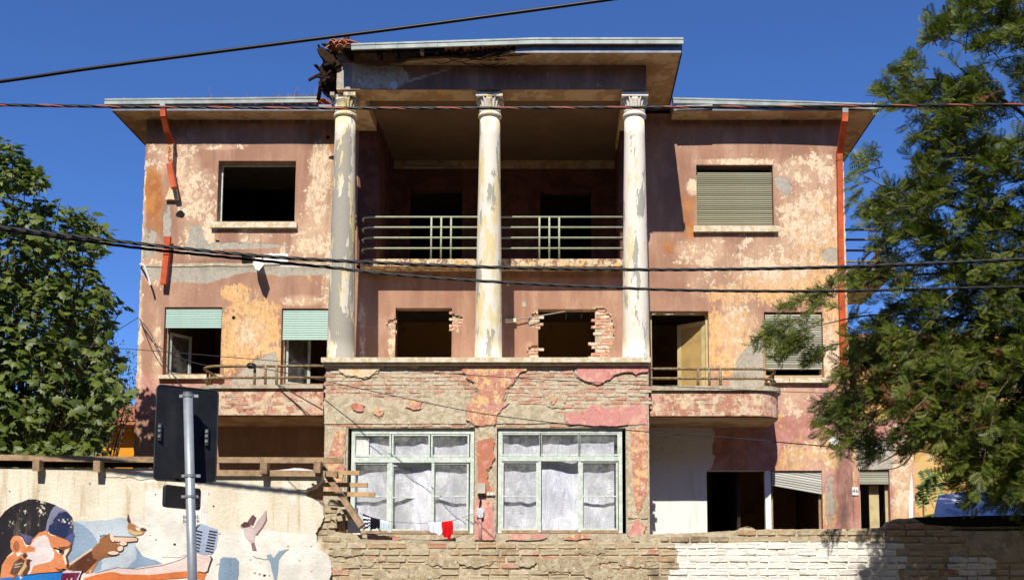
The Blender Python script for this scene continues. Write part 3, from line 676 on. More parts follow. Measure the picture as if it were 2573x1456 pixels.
cover = [p for p, _, _ in pieces] + rough
tan_ok = lambda u, v: (815 < u < 1630) and not any(inpoly((u, v), p) for p in cover) and not (870 < u < 1194 and v > 1072) and not (1246 < u < 1575 and v > 1072)
nb = lay_bricks(bay, BD+.002, xB0+.1, xB1-.12, Z(1068, BD), ZL-.14, tan_ok, lambda u, v: M_brick, seed=11, miss=.05)
lay_bricks(bay, BD+.002, xB0+.1, xB1-.12, Z(1364, BD), Z(1342, BD), lambda u, v: tan_ok(u, min(v, 1060)) and not any(inpoly((u, v), p) for p in cover), lambda u, v: M_brick, seed=12, miss=.1)
for u in (1573.5, 1194):                                   # ragged brick ends at the window jambs
    for k in range(20):
        v = 1100 + k*11.6; P = A(u+random.uniform(0, 1.5), v, BD)
        inst('brick', brick_mesh(.07, .06, .05, 900+k % 4).mesh('brick', M_brick) if k < 4 else bpy.data.meshes[[m.name for m in bpy.data.meshes if m.name.startswith('brick')][-1 - (k % 4)]], bay, P + Vector((0.03, .004, 0)), (0, random.uniform(-.1, .1), 0), (1, 1, 1), M_brick)

# ---- big mint-green windows patched with plastic
cA = crop(1400, 1600, 2.427); cB = crop(1900, 1600, 2.427)
def pxrect(c, x0, y0, x1, y1, D):
    (u0, v0), (u1, v1) = c([(x0, y0), (x1, y1)]); return rect(u0, v0, u1, v1, D)
def sash(par, r4, D, th, fw, bars_z=(), name='sash', mat=M_winframe):
    x0, x1, z0, z1 = r4; rt = empty(name, (x0, D, z0)); setparent(rt, par)
    for nm, bx in (('stile', (x0, x0+fw, z0, z1)), ('stile', (x1-fw, x1, z0, z1)), ('frame_rail', (x0+fw, x1-fw, z0, z0+fw)), ('frame_rail', (x0+fw, x1-fw, z1-fw, z1))):
        b = MB(); b.box(bx[0], bx[1], D, D+th, bx[2], bx[3]); b.build(nm, mat, rt)
    zz = [z0+fw] + list(bars_z) + [z1-fw]
    for z in bars_z:
        b = MB(); b.box(x0+fw, x1-fw, D+.002, D+th, z-.014, z+.014); b.build('glazing_bar', mat, rt)
    for a, c in zip(zz[:-1], zz[1:]):
        b = MB(); b.box(x0+fw, x1-fw, D+th*.45, D+th*.45+.004, a+.01, c-.01); b.build('pane', M_glass, rt)
    return rt
def plastic(par, x0, x1, z0, z1, D, seed, top=None):
    nx, nz = 40, 50; vs = []; fs = []
    for j in range(nz+1):
        for i in range(nx+1):
            a, c = i/nx, j/nz; x = x0+(x1-x0)*a; z = z0+(z1-z0)*c
            y = D + .07*mnoise.noise((x*2.0, z*1.0, seed)) + .03*mnoise.noise((x*6+z*2, z*2.2, seed+3)) + .012*math.sin(x*16+2*mnoise.noise((z, x, seed)))*(1-c)
            vs.append((x, y, z - (.04*math.sin(a*math.pi) if j == nz else 0)))
    for j in range(nz):
        for i in range(nx): fs.append((j*(nx+1)+i, j*(nx+1)+i+1, (j+1)*(nx+1)+i+1, (j+1)*(nx+1)+i))
    b = MB(); b.add(vs, fs); return b.build('plastic_sheet', M_plastic, par, True)
WDp = BD + .075
for wi, c in enumerate((cA, cB)):
    wn = empty('window', (0, BD, 0)); setparent(wn, house)
    if wi == 0: O = pxrect(c, 2, 270, 1200, 1290, BD); tp = [(45,390),(415,768),(795,1148)]; low = [(30,375), (400,735), (795,1150)]; ty = (328, 548); by = (600, 1262); mul = [(360,402),(785,812)]
    else: O = pxrect(c, 222, 262, 1432, 1285, BD); tp = [(262,635),(640,1008),(1013,1390)]; low = [(258,612), None, (1030,1388)]; ty = (318, 540); by = (588, 1258); mul = [(612,640),(1002,1030)]
    x0, x1, z0, z1 = O; fw = .075
    for bx, nm in (((x0, x0+fw, z0, z1), 'frame_jamb'), ((x1-fw, x1, z0, z1), 'frame_jamb'), ((x0+fw, x1-fw, z1-.11, z1), 'frame_head'), ((x0+fw, x1-fw, z0, z0+.06), 'frame_sill')):
        b = MB(); b.box(bx[0], bx[1], WDp, WDp+.1, bx[2], bx[3]); b.build(nm, M_winframe if nm != 'frame_sill' else M_wood, wn)
    zt0 = pxrect(c, 0, 548 if wi == 0 else 540, 10, 598 if wi == 0 else 585, BD)
    b = MB(); b.box(x0+fw, x1-fw, WDp-.012, WDp+.1, zt0[2], zt0[3]); b.build('transom', M_winframe, wn)
    for q in tp:
        r4 = pxrect(c, q[0]-8, ty[0], q[1]+8, ty[1]-4, WDp+.01); sash(wn, r4, WDp+.01, .045, .032, name='transom_light')
    for q in mul:
        r4 = pxrect(c, q[0], by[0]-5, q[1], by[1]+15, BD); b = MB(); b.box(r4[0], r4[1], WDp-.004, WDp+.09, r4[2], r4[3]); b.build('mullion', M_winframe, wn)
    for qi, q in enumerate(low):
        if q is None: continue
        r4 = pxrect(c, q[0], by[0], q[1], by[1], WDp+.01); zm = pxrect(c, 0, 925, 10, 930, WDp+.01)[2]
        sa = sash(wn, r4, WDp+.012, .045, .038, [zm], name='sash')
        if wi == 0 and qi == 1:
            hx = r4[0]; sa.rotation_euler.z = R(20); sa.scale = (1.0, 1, .97)
    plastic(wn, x0+.05, x1-.05 if wi == 0 else x1-.16, z0+.03, z1-.08, WDp+.17, 3+wi*5)
    if wi == 0:
        r4 = pxrect(c, 45, 362, 185, 535, WDp+.1); b = MB(); b.box(r4[0], r4[1], WDp+.08, WDp+.09, r4[2], r4[3]); b.build('white_board', M_white, wn)
    b = MB(); b.box(x0, x1, WDp+.42, WDp+.45, z0, z1); b.build('dark_backing', M_roomdark, wn)  # flat dark sheet closing the window behind the plastic, no cloth
# junction box, conduit and tape on the pier between the windows
r4 = pxrect(cB, 30, 808, 105, 905, BD); b = MB(); b.box(r4[0], r4[1], BD-.14, BD-.03, r4[2], r4[3]); jb = b.build('junction_box', simple('grey_box_plastic', srgb(196,188,172), .6, .3, .12, 6, .05), house)
b = MB(); b.tube([A(1208,1253,BD-.08), A(1206,1268,BD-.07), A(1203,1285,BD-.06)], .018, 8); b.build('cable_sleeve', M_black, house)
b = MB(); b.tube([A(1206,1298,BD-.06), A(1206.5,1330,BD-.06), A(1207,1362,BD-.06)], .032, 10); b.build('conduit', simple('pinkish_conduit', srgb(196,158,148), .7, .2, .15, 8, .1), house, True)
b = MB(); b.poly(jag([(1200,1276),(1210,1272),(1216,1284),(1213,1298),(1203,1300),(1197,1290)], 2, 2), BD-.11, BD-.03); b.build('plastic_wrap', M_plastic, house)
r4 = pxrect(cB, 118, 893, 195, 920, BD); b = MB(); b.box(r4[0], r4[1], BD-.036, BD-.026, r4[2], r4[3]); tp_ = b.build('tape_strip', M_white, house)
for xx in (.3, .82):
    b = MB(); b.box(r4[0]+(r4[1]-r4[0])*xx-.012, r4[0]+(r4[1]-r4[0])*xx+.012, BD-.039, BD-.0361, r4[2]+.01, r4[3]-.01); b.build('tape_mark', simple('yellow_tape', srgb(226,176,50), .6, .3, .1, 5, 0), tp_)

# ---- projecting balconies
M_balc = mottled('stained_balcony_plaster', [(srgb(208,166,144),0),(srgb(188,134,112),.48),(srgb(222,198,164),.52),(srgb(142,92,70),.60),(srgb(198,182,154),.57)], 2.2, 7, bump=.7)
def balcony(u_in, u_out, side, vcop, vbody, vbot, rails, posts, yf):
    bl = empty('balcony', (0, WD, 0)); setparent(bl, house)
    xi, xo = X(u_in, yf, vbody), X(u_out, yf, vbody); x0, x1 = min(xi, xo), max(xi, xo)
    slab('slab', rounded(x0, x1, yf, WD-.002, .55, side), Z(vbot, yf), Z(vbody, yf), M_balc, bl)
    ins = rounded(x0 + (.03 if side == 'L' else 0), x1 - (.03 if side == 'R' else 0), yf+.05, WD-.002, .5, side)
    slab('soffit_panel', ins, Z(vbot, yf)-.03, Z(vbot, yf)-.001, M_soffit, bl)
    e = .06; slab('coping', rounded(x0-(e if side == 'L' else 0), x1+(e if side == 'R' else 0), yf-e, WD-.002, .6, side), Z(vbody, yf)+.001, Z(vcop, yf-e), M_cement, bl)
    yr_ = yf+.06; rr = .5
    if side == 'R': xr_ = x1-.06; path = [(x0, yr_)] + [(xr_-rr+rr*math.sin(t), yr_+rr-rr*math.cos(t)) for t in np.linspace(0, math.pi/2, 9)] + [(xr_, WD)]
    else: xr_ = x0+.06; path = [(x1, yr_)] + [(xr_+rr-rr*math.sin(t), yr_+rr-rr*math.cos(t)) for t in np.linspace(0, math.pi/2, 9)] + [(xr_, WD)]
    rl = railing('railing', [Z(v, yr_) for v in rails], path, [(X(u, yr_), yr_) for u in posts] + [(xr_, yr_+rr+.15), (xr_, yr_+rr+.4)], .03, M_rust, bl, Z(vcop, yf)-.03)
    return bl
bR = balcony(1633, 1966, 'R', 968, 981, 1044, (926, 950), (1752, 1780, 1808), 23.4)
bL = balcony(813, 487, 'L', 966, 976, 1042, (919, 948), (644, 671, 699), 23.4)
b = MB(); b.tube([A(1632,1028,22.95), A(1634,1029,22.75)], .03, 10); b.build('drain_spout', M_black, house)
# rough brick band and crumbled edge on the older balcony
def rowbr(par, D, u0, u1, v0, v1, mat, sd_, miss): lay_bricks(par, D, X(u0, D), X(u1, D), Z(v1, D), Z(v0, D), lambda u, v: True, lambda u, v: mat, seed=sd_, miss=miss, proud=.004)
rowbr(bL, 23.4, 560, 806, 986, 1022, M_brick, 71, .55); rowbr(bR, 23.4, 1640, 1760, 985, 1010, M_brick, 72, .55)

# ---- windows, shutters, doors of the wings
slat_me = {}
def slatmesh(mat):
    if mat.name not in slat_me:
        b = MB(); p = [(0,-.5),(-.009,-.3),(-.012,0),(-.009,.3),(0,.5),(.01,.5),(.01,-.5)]
        b.prism([(-.5, y, z) for y, z in p][::-1], [(.5, y, z) for y, z in p][::-1]); slat_me[mat.name] = b.mesh('slat', mat)
    return slat_me[mat.name]
def shutter(r4, D, n, mat, par, name='roller_shutter', skew=(0, 0), seed=0):
    x0, x1, z0, z1 = r4; rt = empty(name, (x0, D, z0)); setparent(rt, par); rd = random.Random(seed); h = (z1-z0)/n
    for i in range(n):
        f = 1-(i+.5)/n; zz = z0+h*(i+.5); a0 = skew[0]*f; a1 = skew[1]*f
        ang = math.atan2((a1-a0), (x1-x0))
        inst('slat', slatmesh(mat), rt, ((x0+x1)/2, D+rd.uniform(-.002, .002), zz+(a0+a1)/2), (0, -ang+rd.uniform(-.002, .002), 0), ((x1-x0), 1, h*.90), mat)
    return rt
def frame(par, r4, D, th, fw, mat, name='window_frame'):
    x0, x1, z0, z1 = r4; b = MB(); b.box(x0, x0+fw, D, D+th, z0, z1); b.box(x1-fw, x1, D, D+th, z0, z1); b.box(x0+fw, x1-fw, D, D+th, z1-fw, z1); b.box(x0+fw, x1-fw, D, D+th, z0, z0+fw)
    return b.build(name, mat, par)
def sill(u0, v0, u1, v1, D, par=house):
    r4 = rect(u0, v0, u1, v1, D-.1); b = MB(); b.box(r4[0], r4[1], D-.1, D+.2, r4[2], r4[3]); return b.build('window_sill', M_stone, par)
frame(house, Wup, WD+.2, .05, .05, M_winframe); sill(528, 557, 745, 571, WD)
frame(house, WR, WD+.17, .05, .05, M_sage); sill(1743, 567, 1956, 581, WD)
shutter([WR[0]+.03, WR[1]-.02, WR[2], Z(431, WD)], WD+.06, 27, M_sage, house, seed=1)
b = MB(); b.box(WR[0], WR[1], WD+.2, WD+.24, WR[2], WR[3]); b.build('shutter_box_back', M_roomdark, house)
for r4, vb, n in ((Wl1, 823, 11), (Wl2, 853, 13)):
    shutter([r4[0]+.02, r4[1]-.02, Z(vb, WD), r4[3]-.03], WD+.05, n, M_teal, house, seed=n)
    frame(house, r4, WD+.16, .06, .055, M_wood)
sill(396, 941, 560, 950, WD)
# opened casements inside the lower windows
for (r4, fx, ang) in ((Wl1, .16, 58), (Wl2, .22, 40)):
    s_ = sash(house, [r4[0]+.06, r4[0]+.06+.62, r4[2]+.06, Z(826, WD)-.02], WD+.24, .045, .06, name='open_casement', mat=M_winframe); s_.rotation_euler.z = R(ang)
r4 = [Wr2[0]+.03, Wr2[1]-.02, Z(927, WD), Wr2[3]-.05]; shutter(r4, WD+.05, 24, M_greyslat, house, seed=4); frame(house, Wr2, WD+.15, .05, .06, M_doorframe); sill(1984, 948, 2082, 960, WD); sill(1922, 948, 1983, 960, WD)
tsh = shutter([X(1931, WD), X(2068, WD), Z(1231, WD), Z(1231, WD)+.62], WD+.06, 11, M_whiteslat, house, seed=5)
for ch in tsh.children: ch.rotation_euler.y += .175
b = MB(); b.box(X(1915, WD), X(1929, WD), WD+.02, WD+.16, 0, Gr[3]); b.build('door_post', M_white, house)
frame(house, [X(1931, WD), Gr[1], 1.2, Gr[3]], WD+.17, .05, .05, M_wood, 'door_frame')
shutter([An[0]+.01, An[1]-.01, Z(1216, WD), An[3]-.01], WD+.06, 8, M_greyslat, house, seed=6); frame(house, An, WD+.18, .05, .06, M_doorframe)
b = MB(); b.box(An[0]+.28, An[0]+.5, WD+.26, WD+.3, An[2], Z(1216, WD)); b.build('door_panel', M_doorframe, house)
# balcony door standing ajar
dr = empty('balcony_door', (Dr[1]-.04, WD+.26, Dr[2])); setparent(dr, house)
z0, z1 = Dr[2]+.02, Z(799, WD)
x1 = Dr[1]-.04; x0 = x1-.75
for bx in ((x0, x0+.1, z0, z1), (x1-.1, x1, z0, z1), (x0+.1, x1-.1, z1-.1, z1), (x0+.1, x1-.1, z0, z0+.12)):
    b = MB(); b.box(bx[0], bx[1], WD+.24, WD+.285, bx[2], bx[3]); b.build('stile', M_doorframe, dr)
b = MB(); b.box(x0+.1, x1-.1, WD+.255, WD+.262, z0+.12, z1-.1); b.build('panel', simple('ochre_door_panel', srgb(176,148,92), .7, .2, .18, 3, .05), dr)
dr.rotation_euler.z = R(-38)
frame(house, Dr, WD+.16, .05, .05, M_doorframe, 'door_frame')
b = MB(); b.poly(jag([(1636,782),(1745,782),(1744,789),(1700,786),(1680,791),(1650,787),(1638,792)], 2, 2), WD+.05, WD+.07); b.build('torn_cloth', M_rough, house)

# ---- eaves and roofs
def gutter(pts, par, s=1.0):
    prof = [(-.02,.14),(-.055,.14),(-.055,.105),(-.035,.10),(-.035,.085),(-.062,.08),(-.062,.004),(-.02,0.0)]
    g = MB(); n = len(prof)
    for (p, q) in zip(pts[:-1], pts[1:]):
        g.prism([(p[0], p[1]+a*s, p[2]+c*s) for a, c in prof], [(q[0]-.004, q[1]+a*s, q[2]+c*s) for a, c in prof])
    return g.build('gutter', M_gutter, par)
tile_me = None
def tilemesh():
    global tile_me
    if tile_me is None:
        b = MB(); n = 7; vs = []
        for y, r in ((0, .088), (.4, .066)):
            for k in range(n): t = math.pi*k/(n-1); vs.append((r*math.cos(t), y, r*math.sin(t)*.85))
            for k in range(n): t = math.pi*k/(n-1); vs.append(((r-.014)*math.cos(t), y, (r-.014)*math.sin(t)*.85))
        m = 2*n; fs = []
        for k in range(n-1): fs += [(k, k+1, k+1+m, k+m), (k+n+m, k+1+n+m, k+1+n, k+n), (k+1, k, k+n, k+n+1)]
        b.add(vs, fs); tile_me = b.mesh('roof_tile', M_tile)
    return tile_me
def tiles(par, x0, x1, y, z, pitch, rows, lift=lambda x: 0, every=.19, miss=.0, sd_=1):
    rd = random.Random(sd_)
    for rj in range(rows):
        x = x0
        while x < x1:
            if rd.random() > miss:
                inst('roof_tile', tilemesh(), par, (x+rd.uniform(-.01, .01), y+rj*.3*math.cos(pitch), z+lift(x)+rj*(.3*math.sin(pitch)+.012)+rd.uniform(-.006, .01)), (pitch+rd.uniform(-.04, .04), rd.uniform(-.05, .05), rd.uniform(-.06, .06)), (1,1,1), M_tile)
            x += every
def wing_roof(u0, u1, side):
    yf = WD-.53; x0, x1 = X(u0, yf, 265), X(u1, yf, 265); zs = ZS
    rt = empty('wing_roof', (x0, WD, zs)); setparent(rt, house); ex = .0
    b = MB(); b.box(x0+.02, x1-.02, yf, WD+.4, zs, zs+.06)
    if side == 'L': b.box(x0+.02, xL+.2, WD+.402, 33.5, zs, zs+.06)
    else: b.box(xR-.2, x1-.02, WD+.402, 33.5, zs, zs+.06)
    b.build('soffit', M_soffit, rt)
    b = MB(); b.box(x0, x1, yf-.012, yf-.001, zs-.012, zs+.13); b.build('fascia', M_zinc, rt)
    if side == 'L': b = MB(); b.box(x0, x0+.019, yf, 33.5, zs-.01, zs+.13); b.build('fascia', M_darkwood, rt)
    else: b = MB(); b.box(x1-.019, x1, yf, 33.5, zs-.01, zs+.13); b.build('fascia', M_darkwood, rt)
    p = R(18); b = MB(); L_ = 4.5
    b.prism([(x0, yf, zs+.135), (x1, yf, zs+.135), (x1-(0 if side == 'L' else 3), yf+L_*math.cos(p), zs+.135+L_*math.sin(p)), (x0+(3 if side == 'L' else 0), yf+L_*math.cos(p), zs+.135+L_*math.sin(p))],
            [(x0, yf, zs+.07), (x1, yf, zs+.07), (x1, yf+L_, zs+.07), (x0, yf+L_, zs+.07)]); b.build('roof_deck', M_tile, rt)
    return rt, x0, x1, yf
rl_, lx0, lx1, lyf = wing_roof(281, 842, 'L'); rr_, rx0, rx1, ryf = wing_roof(1690, 2208, 'R')
def gpt(u, v, D): P = A(u, v, D); return (P.x, P.y, P.z)
gutter([gpt(265, 265, lyf-.03), gpt(394, 264, lyf-.03), gpt(560, 262.5, lyf-.03), gpt(705, 261, lyf-.03), gpt(800, 260, lyf-.03)], rl_)
gutter([gpt(1688, 262, ryf-.03), gpt(1860, 266, ryf-.03), gpt(2030, 271, ryf-.03), gpt(2215, 278, ryf-.03)], rr_)
tiles(rl_, lx0+.08, lx1-.2, lyf+.0, Z(250, lyf)-.045, R(14), 2, lambda x: .0, miss=.06, sd_=4)
tiles(rr_, rx0+.3, rx1-.02, ryf+.0, Z(262, ryf)-.04, R(14), 2, miss=.1, sd_=5)
b = MB(); b.bar(gpt(1700, 268, ryf-.08), gpt(1790, 266, ryf-.08), .01, .05); b.build('loose_flashing', M_white, rr_)

# central roof with its collapsed corner
ED = 22.2
zs = ZE1 + .02; xc0, xc1 = X(800, ED, 118), X(1714, ED, 118)
cr = empty('central_roof', (0, BD, zs)); setparent(cr, house)
sof = [AZ(1706, 118, zs), AZ(1290, 122, zs)]
def pz(u, v): P = AZ(u, v, zs); return (P.x, P.y)
yfe = ED+.03
brk = [pz(1292,123),(0,0),pz(1250,140),pz(1190,146),pz(1120,147),pz(1070,148),pz(1030,154),pz(1005,162),pz(960,166)]
brk[1] = pz(1285, 131)
out = [(xc1-.02, yfe), (xc1-.02, 33.5), (xe1+.0, 33.5), (xe1, BD+.3), (X(960, BD, 165), BD+.3)] + [(p[0]+random.uniform(-.03, .03), max(yfe, p[1])+random.uniform(-.02, .02)) for p in brk[::-1]]
out[-1] = (out[-1][0], yfe)
slab('soffit', out[::-1], zs, zs+.05, M_soffit, cr)
# left side soffit remnant
slab('soffit_fragment', [(xe0-.25, BD+.9), (xe0+.1, BD+.5), (xe0+.1, 27), (xe0-.45, 27), (xe0-.5, BD+1.6)], zs-.01, zs+.04, M_soffit, cr)
b = MB(); b.box(xc1-.018, xc1, yfe, 33.5, zs-.03, zs+.2); b.build('fascia', M_darkwood, cr)
zg = lambda u: 113.5 if u > 1350 else 113.5 + (1350-u)/470*15
gutter([gpt(u, zg(u), ED-.02) for u in (884, 945, 1000, 1100, 1210, 1345, 1480, 1600, 1717)], cr)
b = MB(); xq0 = X(1292, ED); b.box(xq0, xc1-.02, yfe-.012, yfe-.001, zs-.01, zs+.16); b.build('fascia', M_zinc, cr)
p = R(16); L_ = 5.0
def deckz(x): return -.09*max(0, min(1, (X(1350, ED)-x)/(X(1350, ED)-X(880, ED))))
b = MB(); xs_ = [X(u, ED) for u in (846, 880, 1000, 1180, 1350, 1716)]
top = []; bot = []
for x in xs_: top.append((x, yfe-.02, zs+.24+deckz(x)))
for x in xs_[::-1]: top.append((x, yfe+L_*math.cos(p), zs+.24+L_*math.sin(p)))
for x in xs_: bot.append((x, yfe-.02, zs+.18+deckz(x)))
for x in xs_[::-1]: bot.append((x, yfe+L_*math.cos(p), zs+.18+L_*math.sin(p)))
n_ = len(xs_); vs = top+bot; m_ = 2*n_; fs = []
for i in range(n_-1):
    a0, a1, b1, b0 = i, i+1, m_-2-i, m_-1-i
    fs += [(a0, a1, b1, b0), (b0+m_, b1+m_, a1+m_, a0+m_), (a0+m_, a1+m_, a1, a0)]
b.add(vs, fs); b.build('roof_deck', M_darkwood, cr)
for i, u in enumerate((872, 925, 985, 1035, 1085, 1150, 1220, 1290)):
    x = X(u, ED); b = MB(); sk = (-.18, .1, -.05, .12, .02, 0, .05, 0)[i]
    b.bar((x+sk, yfe+.0+(.1 if i < 2 else 0), zs+.12+deckz(x)), (x, BD+1.2, zs+.12+.34), .07, .1); b.build('rafter', M_darkwood if i not in (3,) else M_wood, cr)
rd = random.Random(9)
for i in range(34):                                        # reed lath hanging out of the broken soffit
    u0 = rd.uniform(1060, 1240); y_ = rd.uniform(yfe+.05, BD-.05); x0_ = X(u0, ED); L = rd.uniform(.5, 1.3)
    pts = [(x0_+L*t, y_+.06*math.sin(5*t+i), zs+.03+.05*math.sin(3*t+i*1.7)-.05*math.sin(math.pi*t)) for t in np.linspace(0, 1, 6)]
    b = MB(); b.tube(pts, .007, 5); b.build('reed_lath', M_darkwood, cr)
for i in range(26):                                        # splintered boards at the collapsed corner
    u, v = rd.choice([(rd.uniform(815, 880), rd.uniform(112, 150)), (rd.uniform(808, 846), rd.uniform(150, 200)), (rd.uniform(805, 850), rd.uniform(180, 215))])
    Dq = rd.uniform(22.6, 23.8); P = A(u, v, Dq); d = Vector((rd.uniform(-1, .3), rd.uniform(-.8, .8), rd.uniform(-.7, .4))).normalized()
    b = MB(); L = rd.uniform(.15, .5); b.bar(P, P+d*L, rd.uniform(.03, .09), rd.uniform(.02, .05), (0, 0, 1)); b.build('splintered_board', M_darkwood, cr)
for pg, Dq, m in ((([(796,122),(806,118),(838,135),(856,160),(842,168),(812,146)]), 22.7, M_darkwood), (([(799,170),(818,160),(836,170),(846,172),(838,186),(812,186)]), 22.9, M_darkwood), (([(800,205),(830,196),(846,200),(846,226),(832,246),(822,232),(806,222)]), 23.4, M_darkwood), (([(820,110),(880,112),(900,150),(850,165),(835,150)]), 23.2, M_darkwood)):
    b = MB(); b.poly(jag(pg, 3, 3, int(Dq*10)), Dq, Dq+.3); b.build('broken_eave_lump', m, cr)
tiles(cr, X(838, ED), X(1716, ED), yfe-.02, zs+.215, R(16), 2, lambda x: deckz(x) + (-.015 if x < X(1120, ED) else -.12 if x < X(1640, ED) else -.02), miss=.05, sd_=8)
for i in range(9):
    P = A(rd.uniform(820, 885), rd.uniform(104, 113), 22.5); inst('roof_tile', tilemesh(), cr, P, (rd.uniform(-.3, .4), rd.uniform(-.5, .5), rd.uniform(-1, 1)), (1,1,1), M_tile)
b = MB(); b.tube([A(1596,127,ED+.1), A(1594,135,ED+.12), A(1600,136,ED+.12), A(1602,128,ED+.1)], .018, 6); b.build('drain_outlet', M_zinc, cr)

# ---- downpipes
def boxpipe(name, pts, w_, mat, par, cap=None):
    b = MB()
    for p_, q_ in zip(pts[:-1], pts[1:]): b.bar(p_, Vector(q_)+(Vector(q_)-Vector(p_)).normalized()*.02, w_, w_*.8, (0, 1, 0))
    return b.build(name, mat, par)
dp = empty('downpipe', (X(2115, WD), WD, 0)); setparent(dp, house)
boxpipe('outlet', [A(2123,271,24.42), A(2123,284,24.42)], .13, M_gutter, dp)
boxpipe('pipe_section', [A(2123,285,24.42), A(2122,305,24.42), A(2109,385,24.9)], .13, M_orange, dp)
boxpipe('pipe_section', [A(2109,385,24.9), A(2110,420,24.91), A(2113,660,24.91)], .125, M_orange, dp)
boxpipe('pipe_section', [A(2113,656,24.9), A(2120,945,24.9)], .13, M_orange, dp)
dq = empty('broken_downpipe', (X(415, WD), WD, 0)); setparent(dq, house)
boxpipe('outlet', [A(410,261,24.42), A(410,272,24.42)], .12, M_gutter, dq)
boxpipe('pipe_section', [A(410,273,24.42), A(411,292,24.42), A(420,330,24.62), A(430,358,24.8)], .12, M_orange, dq)
M_bare = mottled('bare_rusty_pipe', [(srgb(206,186,150),0),(srgb(176,96,56),.5),(srgb(120,84,60),.6)], 6, 12, bump=.3)
boxpipe('pipe_section', [A(431,358,24.82), A(430,385,24.84), A(428,425,24.82)], .11, M_bare, dq)
boxpipe('pipe_section', [A(426,412,24.78), A(437,470,24.72)], .125, M_orange, dq)
boxpipe('pipe_section', [A(422,595,24.85), A(419,640,24.85), A(411,712,24.85)], .13, M_orange, dq)
b = MB(); b.poly(jag([(425,470),(441,470),(447,500),(415,502)], 1.5, 2), WD-.09, WD); b.build('plaster_lump', M_cream, house)
b = MB(); b.poly(jag([(352,662),(830,658),(830,664),(600,668),(352,668)], 2, 4, 3), WD-.015, WD-.004); b.build('crack_band', M_rough, house)
# hole, metal plate, bracket
for (u, v, rr) in ((453, 537, 11), (824, 345, 6), (587, 797, 5), (544, 605, 3), (549, 605, 3)):
    P = A(u, v, WD); b = MB(); n = 11; b.prism([(P.x+rr/112*math.cos(t)*random.uniform(.7, 1.15), WD-.008, P.z+rr/112*math.sin(t)*random.uniform(.7, 1.15)) for t in [2*math.pi*k/n for k in range(n)]], [(P.x+rr/130*math.cos(t), WD+.0, P.z+rr/130*math.sin(t)) for t in [2*math.pi*k/n for k in range(n)]]); b.build('wall_hole', M_bitumen, house)
b = MB(); b.poly([(607,640),(634,638),(634,660),(608,662)], WD-.02, WD); b.build('vent_niche', M_bitumen, house)
b = MB(); b.poly([(662,638),(724,637),(724,660),(700,664),(662,662)], WD-.02, WD); b.build('vent_panel', M_white, house)
b = MB(); P = [A(641,648,WD-.04), A(656,648,WD-.04), A(662,665,WD-.42), A(650,680,WD-.5), A(642,675,WD-.45), A(636,662,WD-.3)]
b.prism(P, [q+Vector((0, .012, .006)) for q in P]); b.build('bent_metal_plate', M_white, house)
b = MB(); b.tube([A(352,664,WD-.05), A(362,666,WD-.3), A(374,700,WD-.25), A(378,716,WD-.25)], .022, 8); b.build('wall_bracket', M_white, house)
P = A(2095, 1107, WD-.05); b = MB(); b.lathe([(.01,0),(.1,.0),(.115,.02),(.1,.05),(.02,.06)], (0,0,0), 24); o = b.build('vent_cap', M_white, house); o.location = (0,0,0)
o.matrix_basis = Matrix.Translation(P) @ Matrix.Rotation(R(90), 4, 'X')
# house number
r4 = rect(2141, 1223, 2156, 1243, WD); b = MB(); b.box(r4[0], r4[1], WD-.03, WD-.006, r4[2], r4[3]); pl = b.build('number_plate', M_white, house)
def text(body, loc, size, mat, par, name='lettering', rot=(math.pi/2, 0, 0)):
    cu = bpy.data.curves.new(name, 'FONT'); cu.body = body; cu.size = size; cu.extrude = .0008; cu.align_x = 'CENTER'; cu.align_y = 'CENTER'; cu.materials.append(mat)
    tmp = bpy.data.objects.new(name, cu); COL.objects.link(tmp); bpy.context.view_layer.update()
    me = bpy.data.meshes.new_from_object(tmp.evaluated_get(bpy.context.evaluated_depsgraph_get())); bpy.data.objects.remove(tmp); bpy.data.curves.remove(cu); me.name = name
    return inst(name, me, par, loc, rot)
text('46', ((r4[0]+r4[1])/2, WD-.032, (r4[2]+r4[3])/2), .135, M_signback, pl)
# side balcony seen past the corner
sb = empty('side_balcony', (xR, 27, 0)); setparent(sb, house)
ys = 27.0; xe = X(2240, ys, 600); path = [(xR-.1, ys), (xe-.25, ys)] + [(xe-.25+.25*math.sin(t), ys+.25-.25*math.cos(t)) for t in np.linspace(0, math.pi/2, 7)] + [(xe, ys+3)]
railing('railing', [Z(v, ys) for v in (577, 602, 629, 657)], path, [(xe, ys+1.0), (xe, ys+1.2), (xe, ys+1.4)], .03, M_rust, sb, Z(668, ys))
b = MB(); b.box(xR-.01, xe+.05, ys-.05, ys+3, Z(690, ys), Z(668, ys)); b.build('slab', M_cement, sb)

